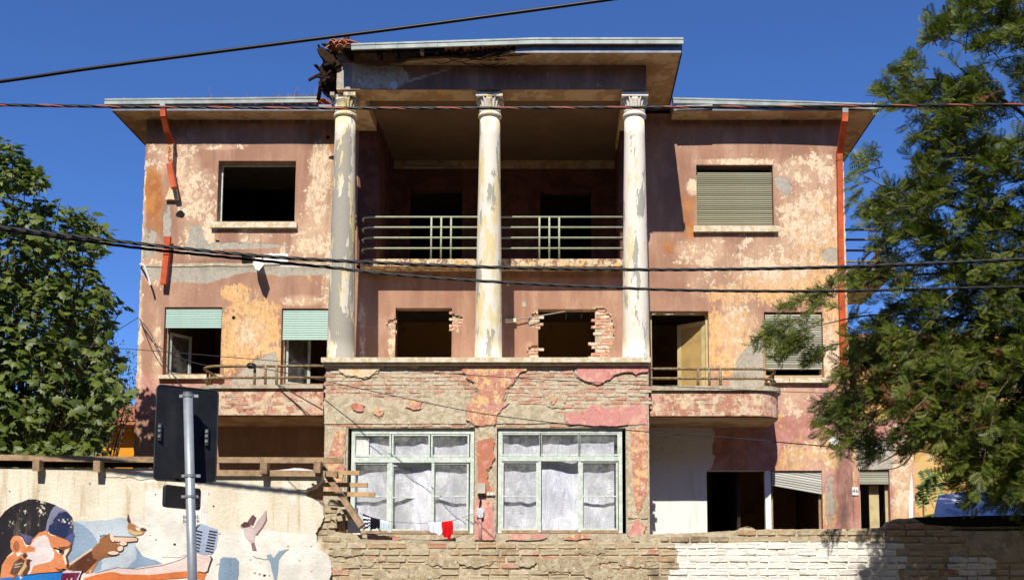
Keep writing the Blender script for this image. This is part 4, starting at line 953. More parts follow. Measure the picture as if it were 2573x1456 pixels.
# things hanging on the house
b = MB(); hp_ = empty('hanging_pipe', A(1290,803,24.9), 'thin grey pipe with pale end block dangling across the loggia window', 'pipe')
b.tube([A(1297,803,24.9), A(1420,782,24.95)], .014, 8); b.build('rod', simple('grey_pipe', srgb(150,136,126), .6, .3, .1, 8, 0), hp_)
b = MB(); b.bar(A(1269,806,24.9), A(1297,804,24.9), .05, .085); b.build('end_block', M_stone, hp_)
b = MB(); b.tube([A(1420,782,24.95), A(1470,777,25.1), A(1500,772,25.38)], .004, 5); b.build('tie_wire', M_wire, hp_)
b = MB(); b.tube([A(1419,783,24.95), A(1424,790,24.95), A(1421,802,24.95)], .006, 5); b.tube([A(1463,778,25.08), A(1462,790,25.1), A(1461,800,25.1)], .005, 5); b.build('loose_wire', M_wire, hp_)
b = MB()
rd = random.Random(21)
for i in range(130):
    u = rd.choice([rd.uniform(430, 800), rd.uniform(690, 805), rd.uniform(730, 805)]); P = A(u, 249-(u-400)*.006, 24.45+rd.uniform(-.02, .25)); h = rd.uniform(.03, .13)
    if rd.random() < .05: h = .28
    q = P+Vector((rd.uniform(-.08, .08), rd.uniform(-.05, .05), h)); b.tube([P, (P+q)/2+Vector((rd.uniform(-.02, .02), 0, 0)), q], [.006, .005, .002], 4)
tag(b.build('dry_weeds', simple('dry_weed_stems', srgb(150,126,92), .9, .1, .4, 9, 0)), 'dry weeds sprouting along the roof edge left of the columns', 'weeds', kind='stuff')

# ================================================================== street walls
SD = 14.0
mural_outline = [(-260,1175),(0,1172),(95,1175),(200,1174),(385,1176),(540,1180),(650,1186),(716,1190),(760,1190),(800,1193),(806,1201),(796,1216),(776,1224),(764,1236),(778,1249),(800,1258),(812,1278),(815,1296),(806,1318),(792,1338),(797,1360),(815,1380),(828,1400),(832,1425),(822,1456),(820,1480)]
mw_ = empty('mural_wall', (X(200, SD), SD, 0), 'tall plastered street wall painted with a mural of a boy and birds', 'wall')
def jagline(pts, amp, n, seed, skip=0):
    rd = random.Random(seed); out = list(pts)
    for k in range(n):
        nx = []
        for p, q in zip(out[:-1], out[1:]):
            nx.append(p); L = math.hypot(q[0]-p[0], q[1]-p[1]); a = min(amp, L*.2)*(.7**k)
            if L > 4: nx.append(((p[0]+q[0])/2+rd.uniform(-a, a), (p[1]+q[1])/2+rd.uniform(-a, a)))
        nx.append(out[-1]); out = nx
    return out
ml = jagline(mural_outline, 2.2, 4, 5)
fr = [A(u, v, SD-.03) for u, v in ml]; fr = fr + [Vector((fr[-1].x, SD-.03, 0)), Vector((fr[0].x, SD-.03, 0))]
b = MB(); fr = fr[::-1]; b.prism(fr, [Vector((p_.x, SD+.28, p_.z)) for p_ in fr])
def muralbase():
    t = NT('stained_cream_render', .93, .12); n1 = t.noise(1.6, 6, .6, t.map((1.4,1,.5))); n2 = t.noise(6, 6, .68); n3 = t.noise(3, 6, .65, t.map((3,1,.3)))
    c = t.mix(t.step(n1, .35, .62), srgb(216,205,180), srgb(234,226,206)); c = t.mix(t.math('MULTIPLY', t.step(n3, .5, .68), .8), c, srgb(192,172,136)); c = t.mix(t.step(n2, .56, .70), c, srgb(232,224,204))
    c = t.mix(t.step(t.noise(2.2, 6, .6, t.map((1,1,1),(5,0,9))), .6, .66), c, srgb(238,232,216))
    g = t.step(t.vor(3.4, t.map((1,1,1),(2,0,1))), .035, .02); c = t.mix(g, c, srgb(96,78,58)); t.col(c)
    t.bump(t.math('ADD', t.math('MULTIPLY', n2, .7), t.math('ADD', t.noise(28, 6, .65), t.math('MULTIPLY', g, -2.0))), .5, .02); return t.m
wallbody = b.build('wall_body', muralbase(), mw_)
def paintmat(name, c, wear=.66, var=.24):
    t = NT('mural_'+name, .88, .15); n = t.noise(7, 6, .68); k = 1-var
    cc = t.mix(t.step(t.noise(2.5, 6, .6), .35, .65), c, (c[0]*k, c[1]*k, c[2]*k, 1)); cc = t.mix(t.step(n, wear-.05, wear-.01), cc, srgb(224,214,190)); cc = t.mix(t.math('MULTIPLY', t.step(t.noise(3, 6, .7, t.map((2,1,.4))), .5, .75), .22), cc, srgb(214,200,172)); t.col(cc)
    t.bump(t.math('ADD', n, t.noise(30, 6, .65)), .45, .018); return t.m
G = crop(0, 1950, 3.6757); C7 = crop(0, 1750, 1.838)
PM = {}
def patch(name, pts, colr, layer, j=0, wear=.7, closed=True):
    key = (colr, wear)
    if key not in PM: PM[key] = paintmat(name, srgb(*colr), wear)
    y = SD-.03-.0016*layer
    if j: pts = jag(pts, j, 2, len(pts)+layer)
    b = MB(); fr = [A(u, v, y) for u, v in pts]
    ar = sum(fr[i].x*fr[(i+1) % len(fr)].z-fr[(i+1) % len(fr)].x*fr[i].z for i in range(len(fr)))
    if ar < 0: fr = fr[::-1]
    b.prism(fr, [Vector((p_.x, SD-.031, p_.z)) for p_ in fr]); return b.build(name, PM[key], wallbody)
def ell(cx_, cy_, rx, ry, n=16, rot=0): return [(cx_+rx*math.cos(t)*math.cos(rot)-ry*math.sin(t)*math.sin(rot), cy_+rx*math.cos(t)*math.sin(rot)+ry*math.sin(t)*math.cos(rot)) for t in [2*math.pi*k/n for k in range(n)]]
def stroke(pts, w_):
    L = []; Rr = []
    for i, p_ in enumerate(pts):
        a = pts[max(i-1, 0)]; c = pts[min(i+1, len(pts)-1)]; dx, dy = c[0]-a[0], c[1]-a[1]; l = math.hypot(dx, dy)+1e-6
        ww = w_ if not isinstance(w_, list) else w_[i]
        L.append((p_[0]-dy/l*ww/2, p_[1]+dx/l*ww/2)); Rr.append((p_[0]+dy/l*ww/2, p_[1]-dx/l*ww/2))
    return L+Rr[::-1]
WHT = (238,234,224)
patch('white_repaint', C7([(560,615),(700,625),(830,600),(920,590),(1065,600),(1070,380),(1090,372),(1300,368),(1520,385),(1525,500),(1520,690),(1700,680),(1900,665),(2100,690),(2300,700),(2330,760),(2330,800),(2400,850),(2430,900),(2440,980),(2420,1044),(2410,1090),(0,1090),(0,1000),(400,900)]), WHT, 1, 2.5, .66)
patch('pale_blue_area', G([(1075,480),(1250,490),(1560,470),(1760,430),(1880,450),(1980,700),(1990,830),(2100,1000),(2300,1070),(2400,1110),(1830,1195),(1590,1195),(1340,1250),(1000,1200),(980,980),(1090,700)]), (196,208,218), 2, 1.5, .72)
patch('blue_area', G([(1075,480),(1220,540),(1350,650),(1430,780),(1430,840),(1360,890),(1020,1110),(990,1000),(1060,850),(1100,700)]), (150,172,194), 3, .6)
patch('blue_area', G([(1975,840),(2010,950),(2000,1040),(1830,1195),(2390,1115),(2300,1060),(2100,1000)]), (150,172,194), 3, .6)
patch('blue_area', G([(1480,1030),(1500,1100),(1480,1200),(1340,1250),(1400,1120)]), (150,172,194), 3, .4)
patch('hair', G([(-30,1310),(-30,480),(70,340),(210,245),(420,165),(520,165),(640,195),(820,250),(780,290),(720,400),(690,500),(690,610),(600,640),(540,680),(480,740),(430,830),(380,820),(330,730),(270,690),(200,700),(155,780),(150,860),(180,930),(100,1000),(40,1120),(10,1310)]), (46,42,46), 4, .8, .66)
patch('face', G([(150,780),(200,705),(270,695),(330,760),(380,870),(440,830),(510,720),(580,650),(660,630),(740,690),(880,720),(1000,770),(1050,820),(1000,980),(960,1010),(990,1120),(980,1180),(940,1215),(560,1255),(380,1275),(240,1300),(0,1325),(30,1130),(100,1020),(200,960),(160,880)]), (226,142,94), 5, .4)
patch('cap_band', G([(820,255),(950,320),(980,345),(880,350),(800,450),(720,560),(700,650),(670,620),(690,500),(740,360),(780,290)]), (136,138,166), 6, .5)
patch('cap_patch', G([(900,340),(980,345),(1060,430),(1080,560),(1080,640),(1010,690),(930,740),(840,700),(720,650),(715,590),(780,500),(820,420)]), (44,54,92), 7, .8, .68)
patch('cap_edge', G([(940,740),(1080,640),(1100,700),(1070,830),(1030,800),(1000,770)]), (82,88,140), 6, .4)
patch('ear_shade', G([(270,655),(400,690),(490,720),(440,810),(390,820),(330,720)]), (92,88,126), 6, .4)
patch('cheek', G([(440,850),(510,750),(560,710),(670,690),(710,730),(740,840),(800,950),(790,1030),(740,1080),(580,1120),(490,1150),(450,1255),(410,1268),(440,1080),(370,1010),(400,940),(510,930),(520,880)]), (236,222,218), 6, .5)
patch('ear_inner', G(ell(240,850,46,82)), (164,96,60), 6, .3)
patch('brow', G([(860,860),(1000,860),(1045,815),(1020,880),(950,905),(940,970),(900,985)]), (122,70,44), 6, .2)
patch('eye_white', G([(800,880),(870,920),(912,960),(880,976),(830,930)]), (240,236,228), 8)
patch('pupil', G(ell(892,932,24,30)), (30,26,26), 9); patch('lash', G([(780,865),(880,897),(900,925),(870,915),(800,892)]), (36,28,26), 9)
patch('nose_light', G([(950,910),(1020,880),(1000,970),(960,1010),(990,1110),(960,1130),(920,1000)]), (238,220,194), 6, .2)
patch('face_outline', stroke(G([(1050,820),(1040,900),(975,1000),(1000,1100),(985,1165)]), 4.2), (92,50,36), 8)
patch('mouth', G([(800,1165),(880,1190),(965,1185),(900,1215),(850,1212)]), (150,84,54), 7); patch('lip_line', G([(900,1190),(940,1180),(970,1195),(930,1212)]), (40,26,26), 8)
patch('forearm', G([(980,1195),(1020,1120),(1360,890),(1450,800),(1470,740),(1600,670),(1690,790),(1750,830),(1830,880),(1740,960),(1690,1000),(1530,1020),(1440,1080),(1350,1245),(1200,1245)]), (152,102,68), 5, .3)
patch('forearm_shade', G([(1000,1185),(1340,910),(1370,1030),(1430,1060),(1260,1235),(1180,1225)]), (98,58,40), 6, .5)
patch('forearm_light', G([(1010,1110),(1350,882),(1362,905),(1030,1135)]), (228,204,182), 7, .2)
patch('forearm_edge', G([(1250,1245),(1440,1070),(1440,1085),(1350,1248)]), (190,130,86), 7)
for pts in (ell(1645,735,38,72,14,-.35), ell(1815,822,66,38), ell(1770,897,56,46,14,-.5), ell(1665,962,90,38)): patch('finger_outline', G(pts), (80,50,38), 6)
patch('finger_outline', G([(1655,705),(1985,715),(2035,740),(2020,790),(1880,805),(1695,798)]), (80,50,38), 6)
patch('finger', G([(1660,720),(1980,728),(2024,747),(2010,776),(1880,790),(1700,786)]), (232,196,172), 7)
for pts in (ell(1648,730,30,64,14,-.35), ell(1812,815,56,28), ell(1768,888,46,36,14,-.5), ell(1665,953,82,27)): patch('finger', G(pts), (238,208,184), 8)
patch('bird_tail', G([(1880,370),(1925,500),(1890,515),(1866,470)]), (104,70,58), 5); patch('bird_body', G([(1890,510),(1950,520),(2060,590),(2135,620),(2100,680),(1990,702),(1900,660),(1870,580)]), (176,126,88), 6, .2)
patch('bird_belly', G([(1880,600),(1990,640),(2110,640),(2080,680),(1980,698),(1910,658)]), (216,188,134), 7); patch('bird_head', G([(2070,580),(2120,588),(2155,618),(2080,632)]), (92,62,56), 8); patch('bird_wing', G([(1990,570),(2060,590),(2050,640),(2005,610)]), (236,222,206), 8)
patch('bird_body', G([(210,1090),(300,1020),(360,1060),(380,1150),(300,1250),(240,1290),(145,1255)]), (104,70,56), 7, .4); patch('bird_belly', G([(370,1060),(395,1150),(300,1275),(250,1275),(330,1150)]), (216,184,126), 8)
patch('bird_shadow', G([(390,1060),(420,1040),(475,1065),(440,1085),(440,1190),(390,1272),(320,1265),(380,1180)]), (100,62,54), 7); patch('bird_tail', G([(150,1353),(230,1270),(260,1275),(200,1353)]), (130,96,74), 9)
patch('bird_streak', G([(215,1120),(330,1090),(335,1105),(225,1140)]), (200,176,150), 9); patch('bird_streak', G([(205,1160),(300,1140),(300,1155),(210,1175)]), (200,176,150), 9)
patch('bird_crest', G([(235,960),(300,930),(330,960),(290,1000),(250,1010)]), (232,220,210), 8, .4); patch('bird_crest', G([(330,990),(370,950),(410,990),(380,1020),(345,1030)]), (90,64,58), 8, .4)
patch('collar', G([(-30,1335),(230,1302),(560,1258),(860,1238),(925,1232),(880,1400),(-30,1400)]), (36,124,204), 8, .3)
patch('collar_outline', stroke(G([(300,1290),(560,1254),(860,1234),(925,1226)]), 2.2), (28,28,44), 9)
patch('collar_lining', G([(920,1238),(1190,1224),(1130,1400),(880,1400)]), (112,32,66), 8, .3); patch('collar_trim', G([(920,1228),(1212,1218),(1130,1400),(1105,1400),(1178,1240),(920,1250)]), (222,204,222), 9)
patch('collar_outline', stroke(G([(1216,1216),(1190,1270),(1135,1400)]), 3.0), (28,24,36), 9)
patch('sleeve', C7([(600,1000),(700,990),(860,950),(1010,960),(1330,895),(1390,858),(1500,858),(1552,868),(1555,890),(1530,985),(1500,1000),(1390,1000),(830,1010),(700,1070),(590,1070)]), (240,216,206), 5, .5)
patch('sleeve_shade', C7([(580,1090),(620,1030),(700,1005),(790,985),(840,985),(900,1000),(1100,1005),(1390,975),(1520,990),(1500,1038),(1380,1025),(1000,1050),(960,1090)]), (224,126,70), 6, .4)
patch('sleeve_line', stroke(C7([(700,992),(860,952),(1010,962),(1200,935),(1330,893),(1392,856)]), 1.6), (110,104,120), 6)
patch('cuff_line', stroke(C7([(1545,868),(1558,885),(1535,950),(1528,980),(1500,992),(1455,980)]), [3, 4, 3.5, 4, 3, 2]), (70,54,54), 6)
patch('microphone', C7([(1430,660),(1450,636),(1492,631),(1540,650),(1602,672),(1600,740),(1590,800),(1560,852),(1500,857),(1430,835)]), (174,188,210), 5, .3)
for i in range(7): y = 685+i*24; patch('microphone_slot', stroke(C7([(1425, y-6), (1455, y), (1488-i*4, y+8)]), 3.4), (46,40,54), 6)
for i in range(8): y = 682+i*21; patch('microphone_slot', stroke(C7([(1538-i*4, y), (1565-i*3, y+6), (1596-i*4, y+11)]), 3.6), (46,40,54), 6)
for rr in (14, 26): patch('microphone_arc', stroke(C7([(1440+rr+18*math.cos(t)*1.2, 668+rr*math.sin(t)) for t in np.linspace(2.4, 4.9, 7)]), 2.6), (60,52,64), 6)
patch('flying_bird_wing', C7([(1820,615),(1852,568),(1860,563),(1885,585),(1862,640),(1840,640)]), (120,86,88), 5, .5); patch('flying_bird_wing', C7([(1850,680),(1900,600),(1955,528),(1962,590),(1930,650),(1890,712)]), (206,184,182), 5, .6)
patch('flying_bird_edge', stroke(C7([(1955,530),(1958,600),(1925,660),(1885,712)]), [1,3,3,4]), (150,116,116), 6)
patch('flying_bird_body', C7([(1780,650),(1850,640),(1880,700),(1870,760),(1880,820),(1850,820),(1845,770),(1800,720)]), (214,194,190), 6, .6); patch('flying_bird_head', C7([(1768,640),(1798,615),(1830,620),(1842,650),(1790,660)]), (100,68,70), 7, .3); patch('flying_bird_tail', C7([(1845,772),(1868,766),(1886,825),(1858,822)]), (150,120,120), 7)
patch('grey_block', C7([(1620,890),(1640,873),(1730,878),(1757,905),(1755,1000),(1740,1060),(1605,1060),(1605,990)]), (136,160,182), 5, .5)
patch('bird_silhouette', C7([(1960,860),(1985,850),(2010,880),(2050,830),(2125,815),(2080,850),(2050,890),(2045,960),(2030,1060),(2010,1020),(1990,920),(1965,880)]), (150,174,190), 5, .8)
ntc = patch('paper_notice', C7([(1352,545),(1480,545),(1480,636),(1352,636)]), (240,238,230), 5)
def wtext(body, x, y, size, c=C7, par=ntc):
    (u, v), = c([(x, y)]); P = A(u, v, SD-.041); return text(body, P, size, M_signback, par)
wtext('06 7205.', 1407, 581, .062); wtext('06 9459:', 1407, 613, .062)
(u_, v_), = G([(1515, 705)]); text('HTE', A(u_, v_, SD-.04), .045, M_signback, wallbody)
for i in range(46):                                        # chips and plugs in the render
    rd = random.Random(500+i); u = rd.uniform(10, 800); v = rd.uniform(1200, 1450); rr = rd.choice([.006, .009, .012, .018])
    if v < 1210 or (u < 340 and v > 1255): continue
    P = A(u, v, SD-.048); n = 7; b = MB(); k_ = [rd.uniform(.6, 1.3) for _ in range(n)]
    b.prism([(P.x+rr*k_[q]*math.cos(2*math.pi*q/n), SD-.037, P.z+rr*.7*k_[q]*math.sin(2*math.pi*q/n)) for q in range(n)], [(P.x+rr*math.cos(2*math.pi*q/n), SD-.03, P.z+rr*.7*math.sin(2*math.pi*q/n)) for q in range(n)])
    b.build('render_chip', M_rough if rd.random() < .5 else M_darkwood, wallbody)
def crack(pts, w_, par=wallbody): b = MB(); b.poly(stroke(jagline(pts, 2.5, 3, int(pts[0][0])), w_*.6), SD-.0345, SD-.03); b.build('crack', M_bitumen, par)
crack(C7([(760,285),(850,290),(940,285),(1010,305),(1130,300)]), 1.3); crack(C7([(1860,865),(1930,890),(2040,900)]), 1.5); crack(C7([(1590,930),(1620,905),(1680,900)]), .9); crack(C7([(2105,290),(2150,345),(2190,382),(2250,382),(2310,360),(2360,300)]), 2.0); crack(C7([(1190,880),(1330,875),(1390,855)]), .7)

bw = empty('brick_wall', (X(1700, SD), SD, 0), 'low crumbling brick street wall, tan with a whitewashed stretch, before the villa', 'wall')
topl = [(760,1262),(790,1262),(812,1272),(820,1300),(838,1312),(842,1335),(868,1338),(880,1354),(1000,1357),(1250,1361),(1500,1358),(1588,1352),(1600,1343),(1700,1339),(1850,1332),(1868,1323),(1888,1324),(1900,1330),(2000,1329),(2100,1327),(2225,1323),(2238,1310),(2262,1301),(2320,1298),(2560,1294),(2900,1288)]
tl = jagline(topl, 1.6, 4, 8)
fr = [A(u, v, SD+.02) for u, v in tl]; fr = fr + [Vector((fr[-1].x, SD+.02, 0)), Vector((fr[0].x, SD+.02, 0))]; fr = fr[::-1]
b = MB(); b.prism(fr, [Vector((p_.x, SD+.27, p_.z)) for p_ in fr]); body = b.build('wall_core', M_mortar, bw)
def topv(u):
    for p_, q_ in zip(topl[:-1], topl[1:]):
        if p_[0] <= u <= q_[0]: return p_[1]+(q_[1]-p_[1])*(u-p_[0])/(q_[0]-p_[0])
    return 1300
iswhite = lambda u, v: bool(1698 < u < 2270 and v > 1366 - (u-1700)*.02 or (2400 < u < 2500 and v > 1395))
plasterpatch = [(2392,1335),(2400,1332),(2900,1325),(2900,1405),(2540,1410),(2500,1405),(2470,1385),(2440,1375),(2425,1350)]
patches = [[(1700,1368),(1760,1366),(1900,1360),(2100,1358),(2250,1362),(2262,1480),(1700,1480)], [(2395,1392),(2470,1405),(2520,1420),(2520,1440),(2395,1436)]]
for i, pg in enumerate(patches):
    b = MB(); b.poly(jag(pg, 1.5, 3, 90+i), SD+.0125, SD+.0198); b.build('whitewash_coat', M_mortarwhite, body)
b = MB(); b.poly(jag(plasterpatch, 3, 3, 77), SD-.03, SD+.0195); b.build('plaster_patch', M_cement, body)
b = MB(); b.poly(jag([(2300,1298),(2420,1295),(2900,1287),(2900,1318),(2420,1322),(2330,1316)], 1.2, 2, 6), SD-.05, SD+.3); b.build('bitumen_cap', M_bitumen, body)
okb = lambda u, v: u > (800 if v < 1345 else 832 if v > 1395 else 812) and v > topv(u)+5 and not inpoly((u, v), plasterpatch) and not (u > 2300 and v < 1322)
for wflag, dd in ((False, .004), (True, -.001)):
    lay_bricks(body, SD+dd, X(790, SD), X(2680, SD), Z(1470, SD), Z(1262, SD), lambda u, v, w_=wflag: okb(u, v) and iswhite(u, v) == w_, lambda u, v, w_=wflag: M_brickwhite if w_ else (M_brick if math.sin(u*12.9898+v*78.233)*43758.5453 % 1 < .16 else M_bricktan), seed=41, cz=.083, H=.064, miss=.07, L=.222, cx=.250, limit=200)
rd = random.Random(66)
for i in range(16):                                        # mortar smeared over the courses
    u = rd.uniform(850, 1660); v = rd.uniform(1378, 1450); w_, h_ = rd.uniform(25, 80), rd.uniform(6, 20)
    b = MB(); b.poly(jag(ell(u, v, w_, h_, 9), 6, 3, 700+i), SD+.001-.0006*i, SD+.0195); b.build('mortar_smear', M_mortar2, body)
for i, (u, v) in enumerate(((850,1262),(828,1281),(872,1284),(852,1335),(890,1347),(838,1298),(868,1300),(862,1345),(902,1356))):
    P = A(u, v, SD+.06); inst('brick', brick_mesh(.2, .07, .1, 300+i).mesh('brick', M_bricktan), body, P, (random.uniform(-.1, .1), random.uniform(-.12, .12), random.uniform(-.5, .5)), (1,1,1), M_bricktan)
b = MB(); b.poly(jag([(846,1290),(852,1286),(858,1292),(864,1288),(868,1296),(869,1330),(845,1332)], 1, 2), SD+.04, SD+.16); b.build('charred_stump', M_darkwood, body)
b = MB(); b.poly(jag([(1862,1333),(1872,1322),(1890,1322),(1900,1332)], 1.5, 2), SD+.05, SD+.2); tag(b.build('mortar_lump', M_mortar), 'small pale mortar lump lying on the low brick wall', 'rubble')
b = MB(); b.poly([(876,1292),(893,1288),(902,1312),(908,1360),(874,1362)], SD+.6, SD+.64); tag(b.build('white_board', M_white), 'white board standing behind the broken brick wall below the timbers', 'board')

# ---- timber on the walls
tr_ = empty('timber_rail', A(200,1160,SD), 'weathered timber rail on short posts along the mural wall top', 'timber rail')
for (u0, v0, u1, v1) in ((-260,1141,110,1146),(110,1147,390,1150),(390,1150,862,1152)):
    b = MB(); b.bar(A(u0, v0+4, SD-.10), A(u1, v1+4, SD-.10), .05, .072); b.build('rail', M_wood, tr_)
for (u, v) in ((-80,1166),(97,1168),(249,1170),(666,1176),(800,1172)):
    b = MB(); b.bar(A(u, v-14, SD-.12), A(u-1, v+14, SD-.10), .085, .14, (0, 1, 0)); b.build('post', M_wood, tr_)
b = MB(); b.bar(A(-260,1163,SD-.02), A(520,1165,SD-.02), .06, .085); b.build('rail', M_darkwood, tr_)
b = MB(); b.bar(A(520,1187,SD-.055), A(820,1189,SD-.055), .05, .075); b.bar(A(818,1189,SD-.055), A(848,1191,SD-.055), .05, .07); b.build('lower_rail', M_wood, tr_)
ft = empty('collapsed_timber_frame', A(880,1300,SD), 'collapsed sawn timber brace with four short battens at the broken wall end', 'timber')
b = MB(); b.bar(A(803,1163,SD+.08), A(910,1322,SD-.05), .07, .12, (0, 1, 0)); b.build('brace', M_wood, ft)
for (u0, v0, u1, v1, dd) in ((812,1187,904,1187,.2),(796,1216,924,1218,.22),(776,1238,942,1242,.2),(845,1195,862,1196,.0)):
    b = MB(); b.bar(A(u0, v0, SD+dd), A(u1, v1, SD+dd), .05, .055); b.build('batten', M_woodnew, ft)
b = MB(); b.poly(jag([(690,1180),(740,1174),(800,1182),(798,1186),(760,1188),(745,1181),(700,1188)], 1.5, 2), SD+.1, SD+.13); b.build('torn_sheet', M_white, ft)

# ---- road sign seen from behind
sg = empty('road_sign', A(482,1456,9.9), 'road sign on a leaning grey pole, seen from its dark back', 'road sign')
pt, pb = A(472,988,9.86), A(484,1475,9.86); pb2 = pb + (pb-pt)*(pb.z/(pt.z-pb.z))
b = MB(); b.tube([pb2, pt], .041, 20); b.build('pole', M_pole, sg, True)
b = MB(); b.tube([pt, pt+Vector((0,0,.012))], .043, 20); b.build('pole_cap', M_zinc, sg)
def roundrect(c4, r, n=5):
    P00, P10, P11, P01 = c4; out = []
    U_ = (P10-P00); V_ = (P01-P00); w0, h0 = U_.length, V_.length
    for cx_, cy_, a0 in ((r, r, 180), (w0-r, r, 270), (w0-r, h0-r, 0), (r, h0-r, 90)):
        for k in range(n+1):
            t = R(a0+90*k/n); out.append(P00+U_/w0*(cx_+r*math.cos(t))+V_/h0*(cy_+r*math.sin(t)))
    return out
def panel(c4, r, name):
    o_ = roundrect(c4, r); nrm = (c4[1]-c4[0]).cross(c4[3]-c4[0]).normalized(); nrm = nrm if nrm.y > 0 else -nrm
    b = MB(); b.prism([q for q in o_], [q+nrm*.022 for q in o_]); pn = b.build(name, M_signback, sg)
    b = MB(); b.tube(o_+[o_[0]], .006, 6); b.build('rim', M_rim, pn); return pn, nrm
bl_, br_ = A(386,1205,9.83), A(542,1213,10.2); tl_, tr2 = A(388,965,9.83), A(542,983,10.2)
tl_.x = bl_.x; tr2.x = br_.x
pn, nrm = panel([bl_, br_, tr2, tl_], .04, 'panel')
for u, v in ((404,1085),(522,1098)):
    P = A(u, v, 9.86 if u < 450 else 10.14); b = MB(); b.bar(P-Vector((0,.02,.075)), P+Vector((0,-.02,.075)), .03, .02, (0,1,0)); b.build('slot_bracket', M_rim, pn)
    for q in (-.04, .01, .05): b = MB(); b.bar(P+Vector((0,-.035,q-.012)), P+Vector((0,-.035,q+.012)), .022, .012, (0,1,0)); b.build('bracket_tooth', M_zinc, pn)
b = MB(); P = A(452,1193,9.93); b.box(P.x-.05, P.x+.03, P.y-.05, P.y, P.z-.03, P.z+.02); b.build('clamp_block', M_bitumen, pn)
for v in (993, 1196): 
    P = pt+(pb-pt)*((v-988)/(1475-988)); b = MB(); b.tube([P-Vector((0,0,.014)), P+Vector((0,0,.014))], .047, 20); b.bar(P+Vector((-.085,.03,0)), P+Vector((.085,.03,0)), .012, .026); b.build('clamp', M_pole, sg)
bl2, br2, tr3, tl3 = A(413,1272,9.7), A(502,1280,10.28), A(501,1231,10.28), A(417,1217,9.7); tl3.x = bl2.x; tr3.x = br2.x
p2, nr2 = panel([bl2, br2, tr3, tl3], .03, 'small_panel')
P = pt+(pb-pt)*((1248-988)/(1475-988)); b = MB(); b.tube([P-Vector((0,0,.012)), P+Vector((0,0,.012))], .047, 20); b.bar(P+Vector((-.09,.03,.0)), P+Vector((.06,.03,0)), .012, .024); b.build('clamp', M_pole, sg)
ex = (br2-bl2).normalized(); ez = Vector((0,0,1)); so = A(492,1252,10.2)
def onp(a, c): return bl2+(br2-bl2)*a+(tl3-bl2)*c*(1-.08*a)-nr2*.008
b = MB(); q4 = [onp(.80,.14), onp(.975,.14), onp(.97,.70), onp(.80,.74)]; b.prism(q4, [q+nr2*.004 for q in q4]); stk = b.build('sticker', simple('sticker_paper', srgb(150,146,152), .7, .2, .1, 9, 0), p2)
ang = math.atan2(ex.y, ex.x)
for i, tx in enumerate(('BLEJ', 'ARKLA', 'PERDORA', '06 92 45')): text(tx, onp(.885, .62-.13*i)-nr2*.002, .026 if i < 3 else .02, M_signback, stk, rot=(math.pi/2, 0, ang))

# ================================================================== overhead cables
def curve3(pts, n):
    P = [Vector(p_) for p_ in pts]; P = [P[0]*2-P[1]] + P + [P[-1]*2-P[-2]]; out = []
    seg = len(P)-3
    for i in range(seg):
        a, b_, c, d = P[i:i+4]; m = max(2, int(n/seg))
        for k in range(m):
            t = k/m; out.append(.5*((2*b_)+(c-a)*t+(2*a-5*b_+4*c-d)*t*t+(3*b_-a-3*c+d)*t**3))
    out.append(P[-2]); return out
def cable(px, D, r, strands, pitch, label, mats, sr=None, n=420):
    pts = curve3([A(u, v, (D if not isinstance(D, (list, tuple)) else D[i])) for i, (u, v) in enumerate(px)], n)
    o = empty('overhead_cable', pts[0], label, 'cable', 'overhead cables')
    if strands == 1: b = MB(); b.tube(pts, r, 8); b.build('sheath', mats[0], o, True); return o
    s_ = 0; ac = [0]
    for p_, q_ in zip(pts[:-1], pts[1:]): s_ += (q_-p_).length; ac.append(s_)
    for k in range(strands):
        sp = []
        for p_, L in zip(pts, ac):
            t = 2*math.pi*(L/pitch+k/strands); sp.append(p_+Vector((0, math.cos(t)*r, math.sin(t)*r)))
        b = MB(); b.tube(sp, sr[k] if isinstance(sr, list) else sr or r*1.05, 6); b.build('strand', mats[k % len(mats)], o, True)
    return o
cable([(-400,256),(0,205),(250,169),(700,110),(1050,65),(1510,2),(1900,-54)], 6.0, .0105, 1, 0, 'thick smooth black cable crossing the sky above the roof', [M_black])
cable([(-400,258),(0,264),(400,269),(850,272),(1250,271.5),(1640,270),(2100,267),(2573,263),(2900,259)], 11.7, .0088, 4, .62, 'twisted cable with one orange strand running just under the eaves', [M_black, M_black, M_black, M_orangecable], [.0092, .0092, .0092, .0075])
cable([(-400,520),(0,570),(350,612),(620,640),(830,654),(1230,671),(1600,677),(1900,675),(2150,669),(2450,657),(2800,640)], 11.7, .0102, 3, .5, 'upper of two thick twisted black cables crossing the columns', [M_black], .0106)
cable([(-400,526),(0,577),(350,623),(620,651),(830,672),(1000,690),(1250,708),(1630,726),(1900,731),(2150,730),(2573,720),(2900,712)], 11.75, .0085, 3, .55, 'lower of two thick twisted black cables crossing the columns', [M_black], .009)
cable([(-300,838),(0,853),(400,882),(815,916),(1250,946),(1632,967),(2000,984),(2573,1000),(2900,1006)], 13.0, .004, 1, 0, 'thin upper wire sagging past the balcony railings', [M_wire])
cable([(632,919),(815,956),(1000,996),(1200,1036),(1400,1062),(1600,1082),(1800,1096),(2100,1122),(2300,1133),(2573,1142),(2900,1150)], [23.4,22.4,21.6,20.6,19.6,18.6,17.6,16.6,15.8,15,14.5], .008, 1, 0, 'thin wire from the balcony rail slanting across the brick bay', [M_wire])
cable([(348,797),(255,852),(100,930)], [24.9,24,22], .008, 1, 0, 'short wire from the house corner into the fig tree', [M_wire])
cable([(350,800),(385,860),(470,905),(560,922),(632,918)], [24.9,24.6,24.2,23.8,23.4], .009, 1, 0, 'slack wire drooping from the house corner to the balcony rail', [M_wire])
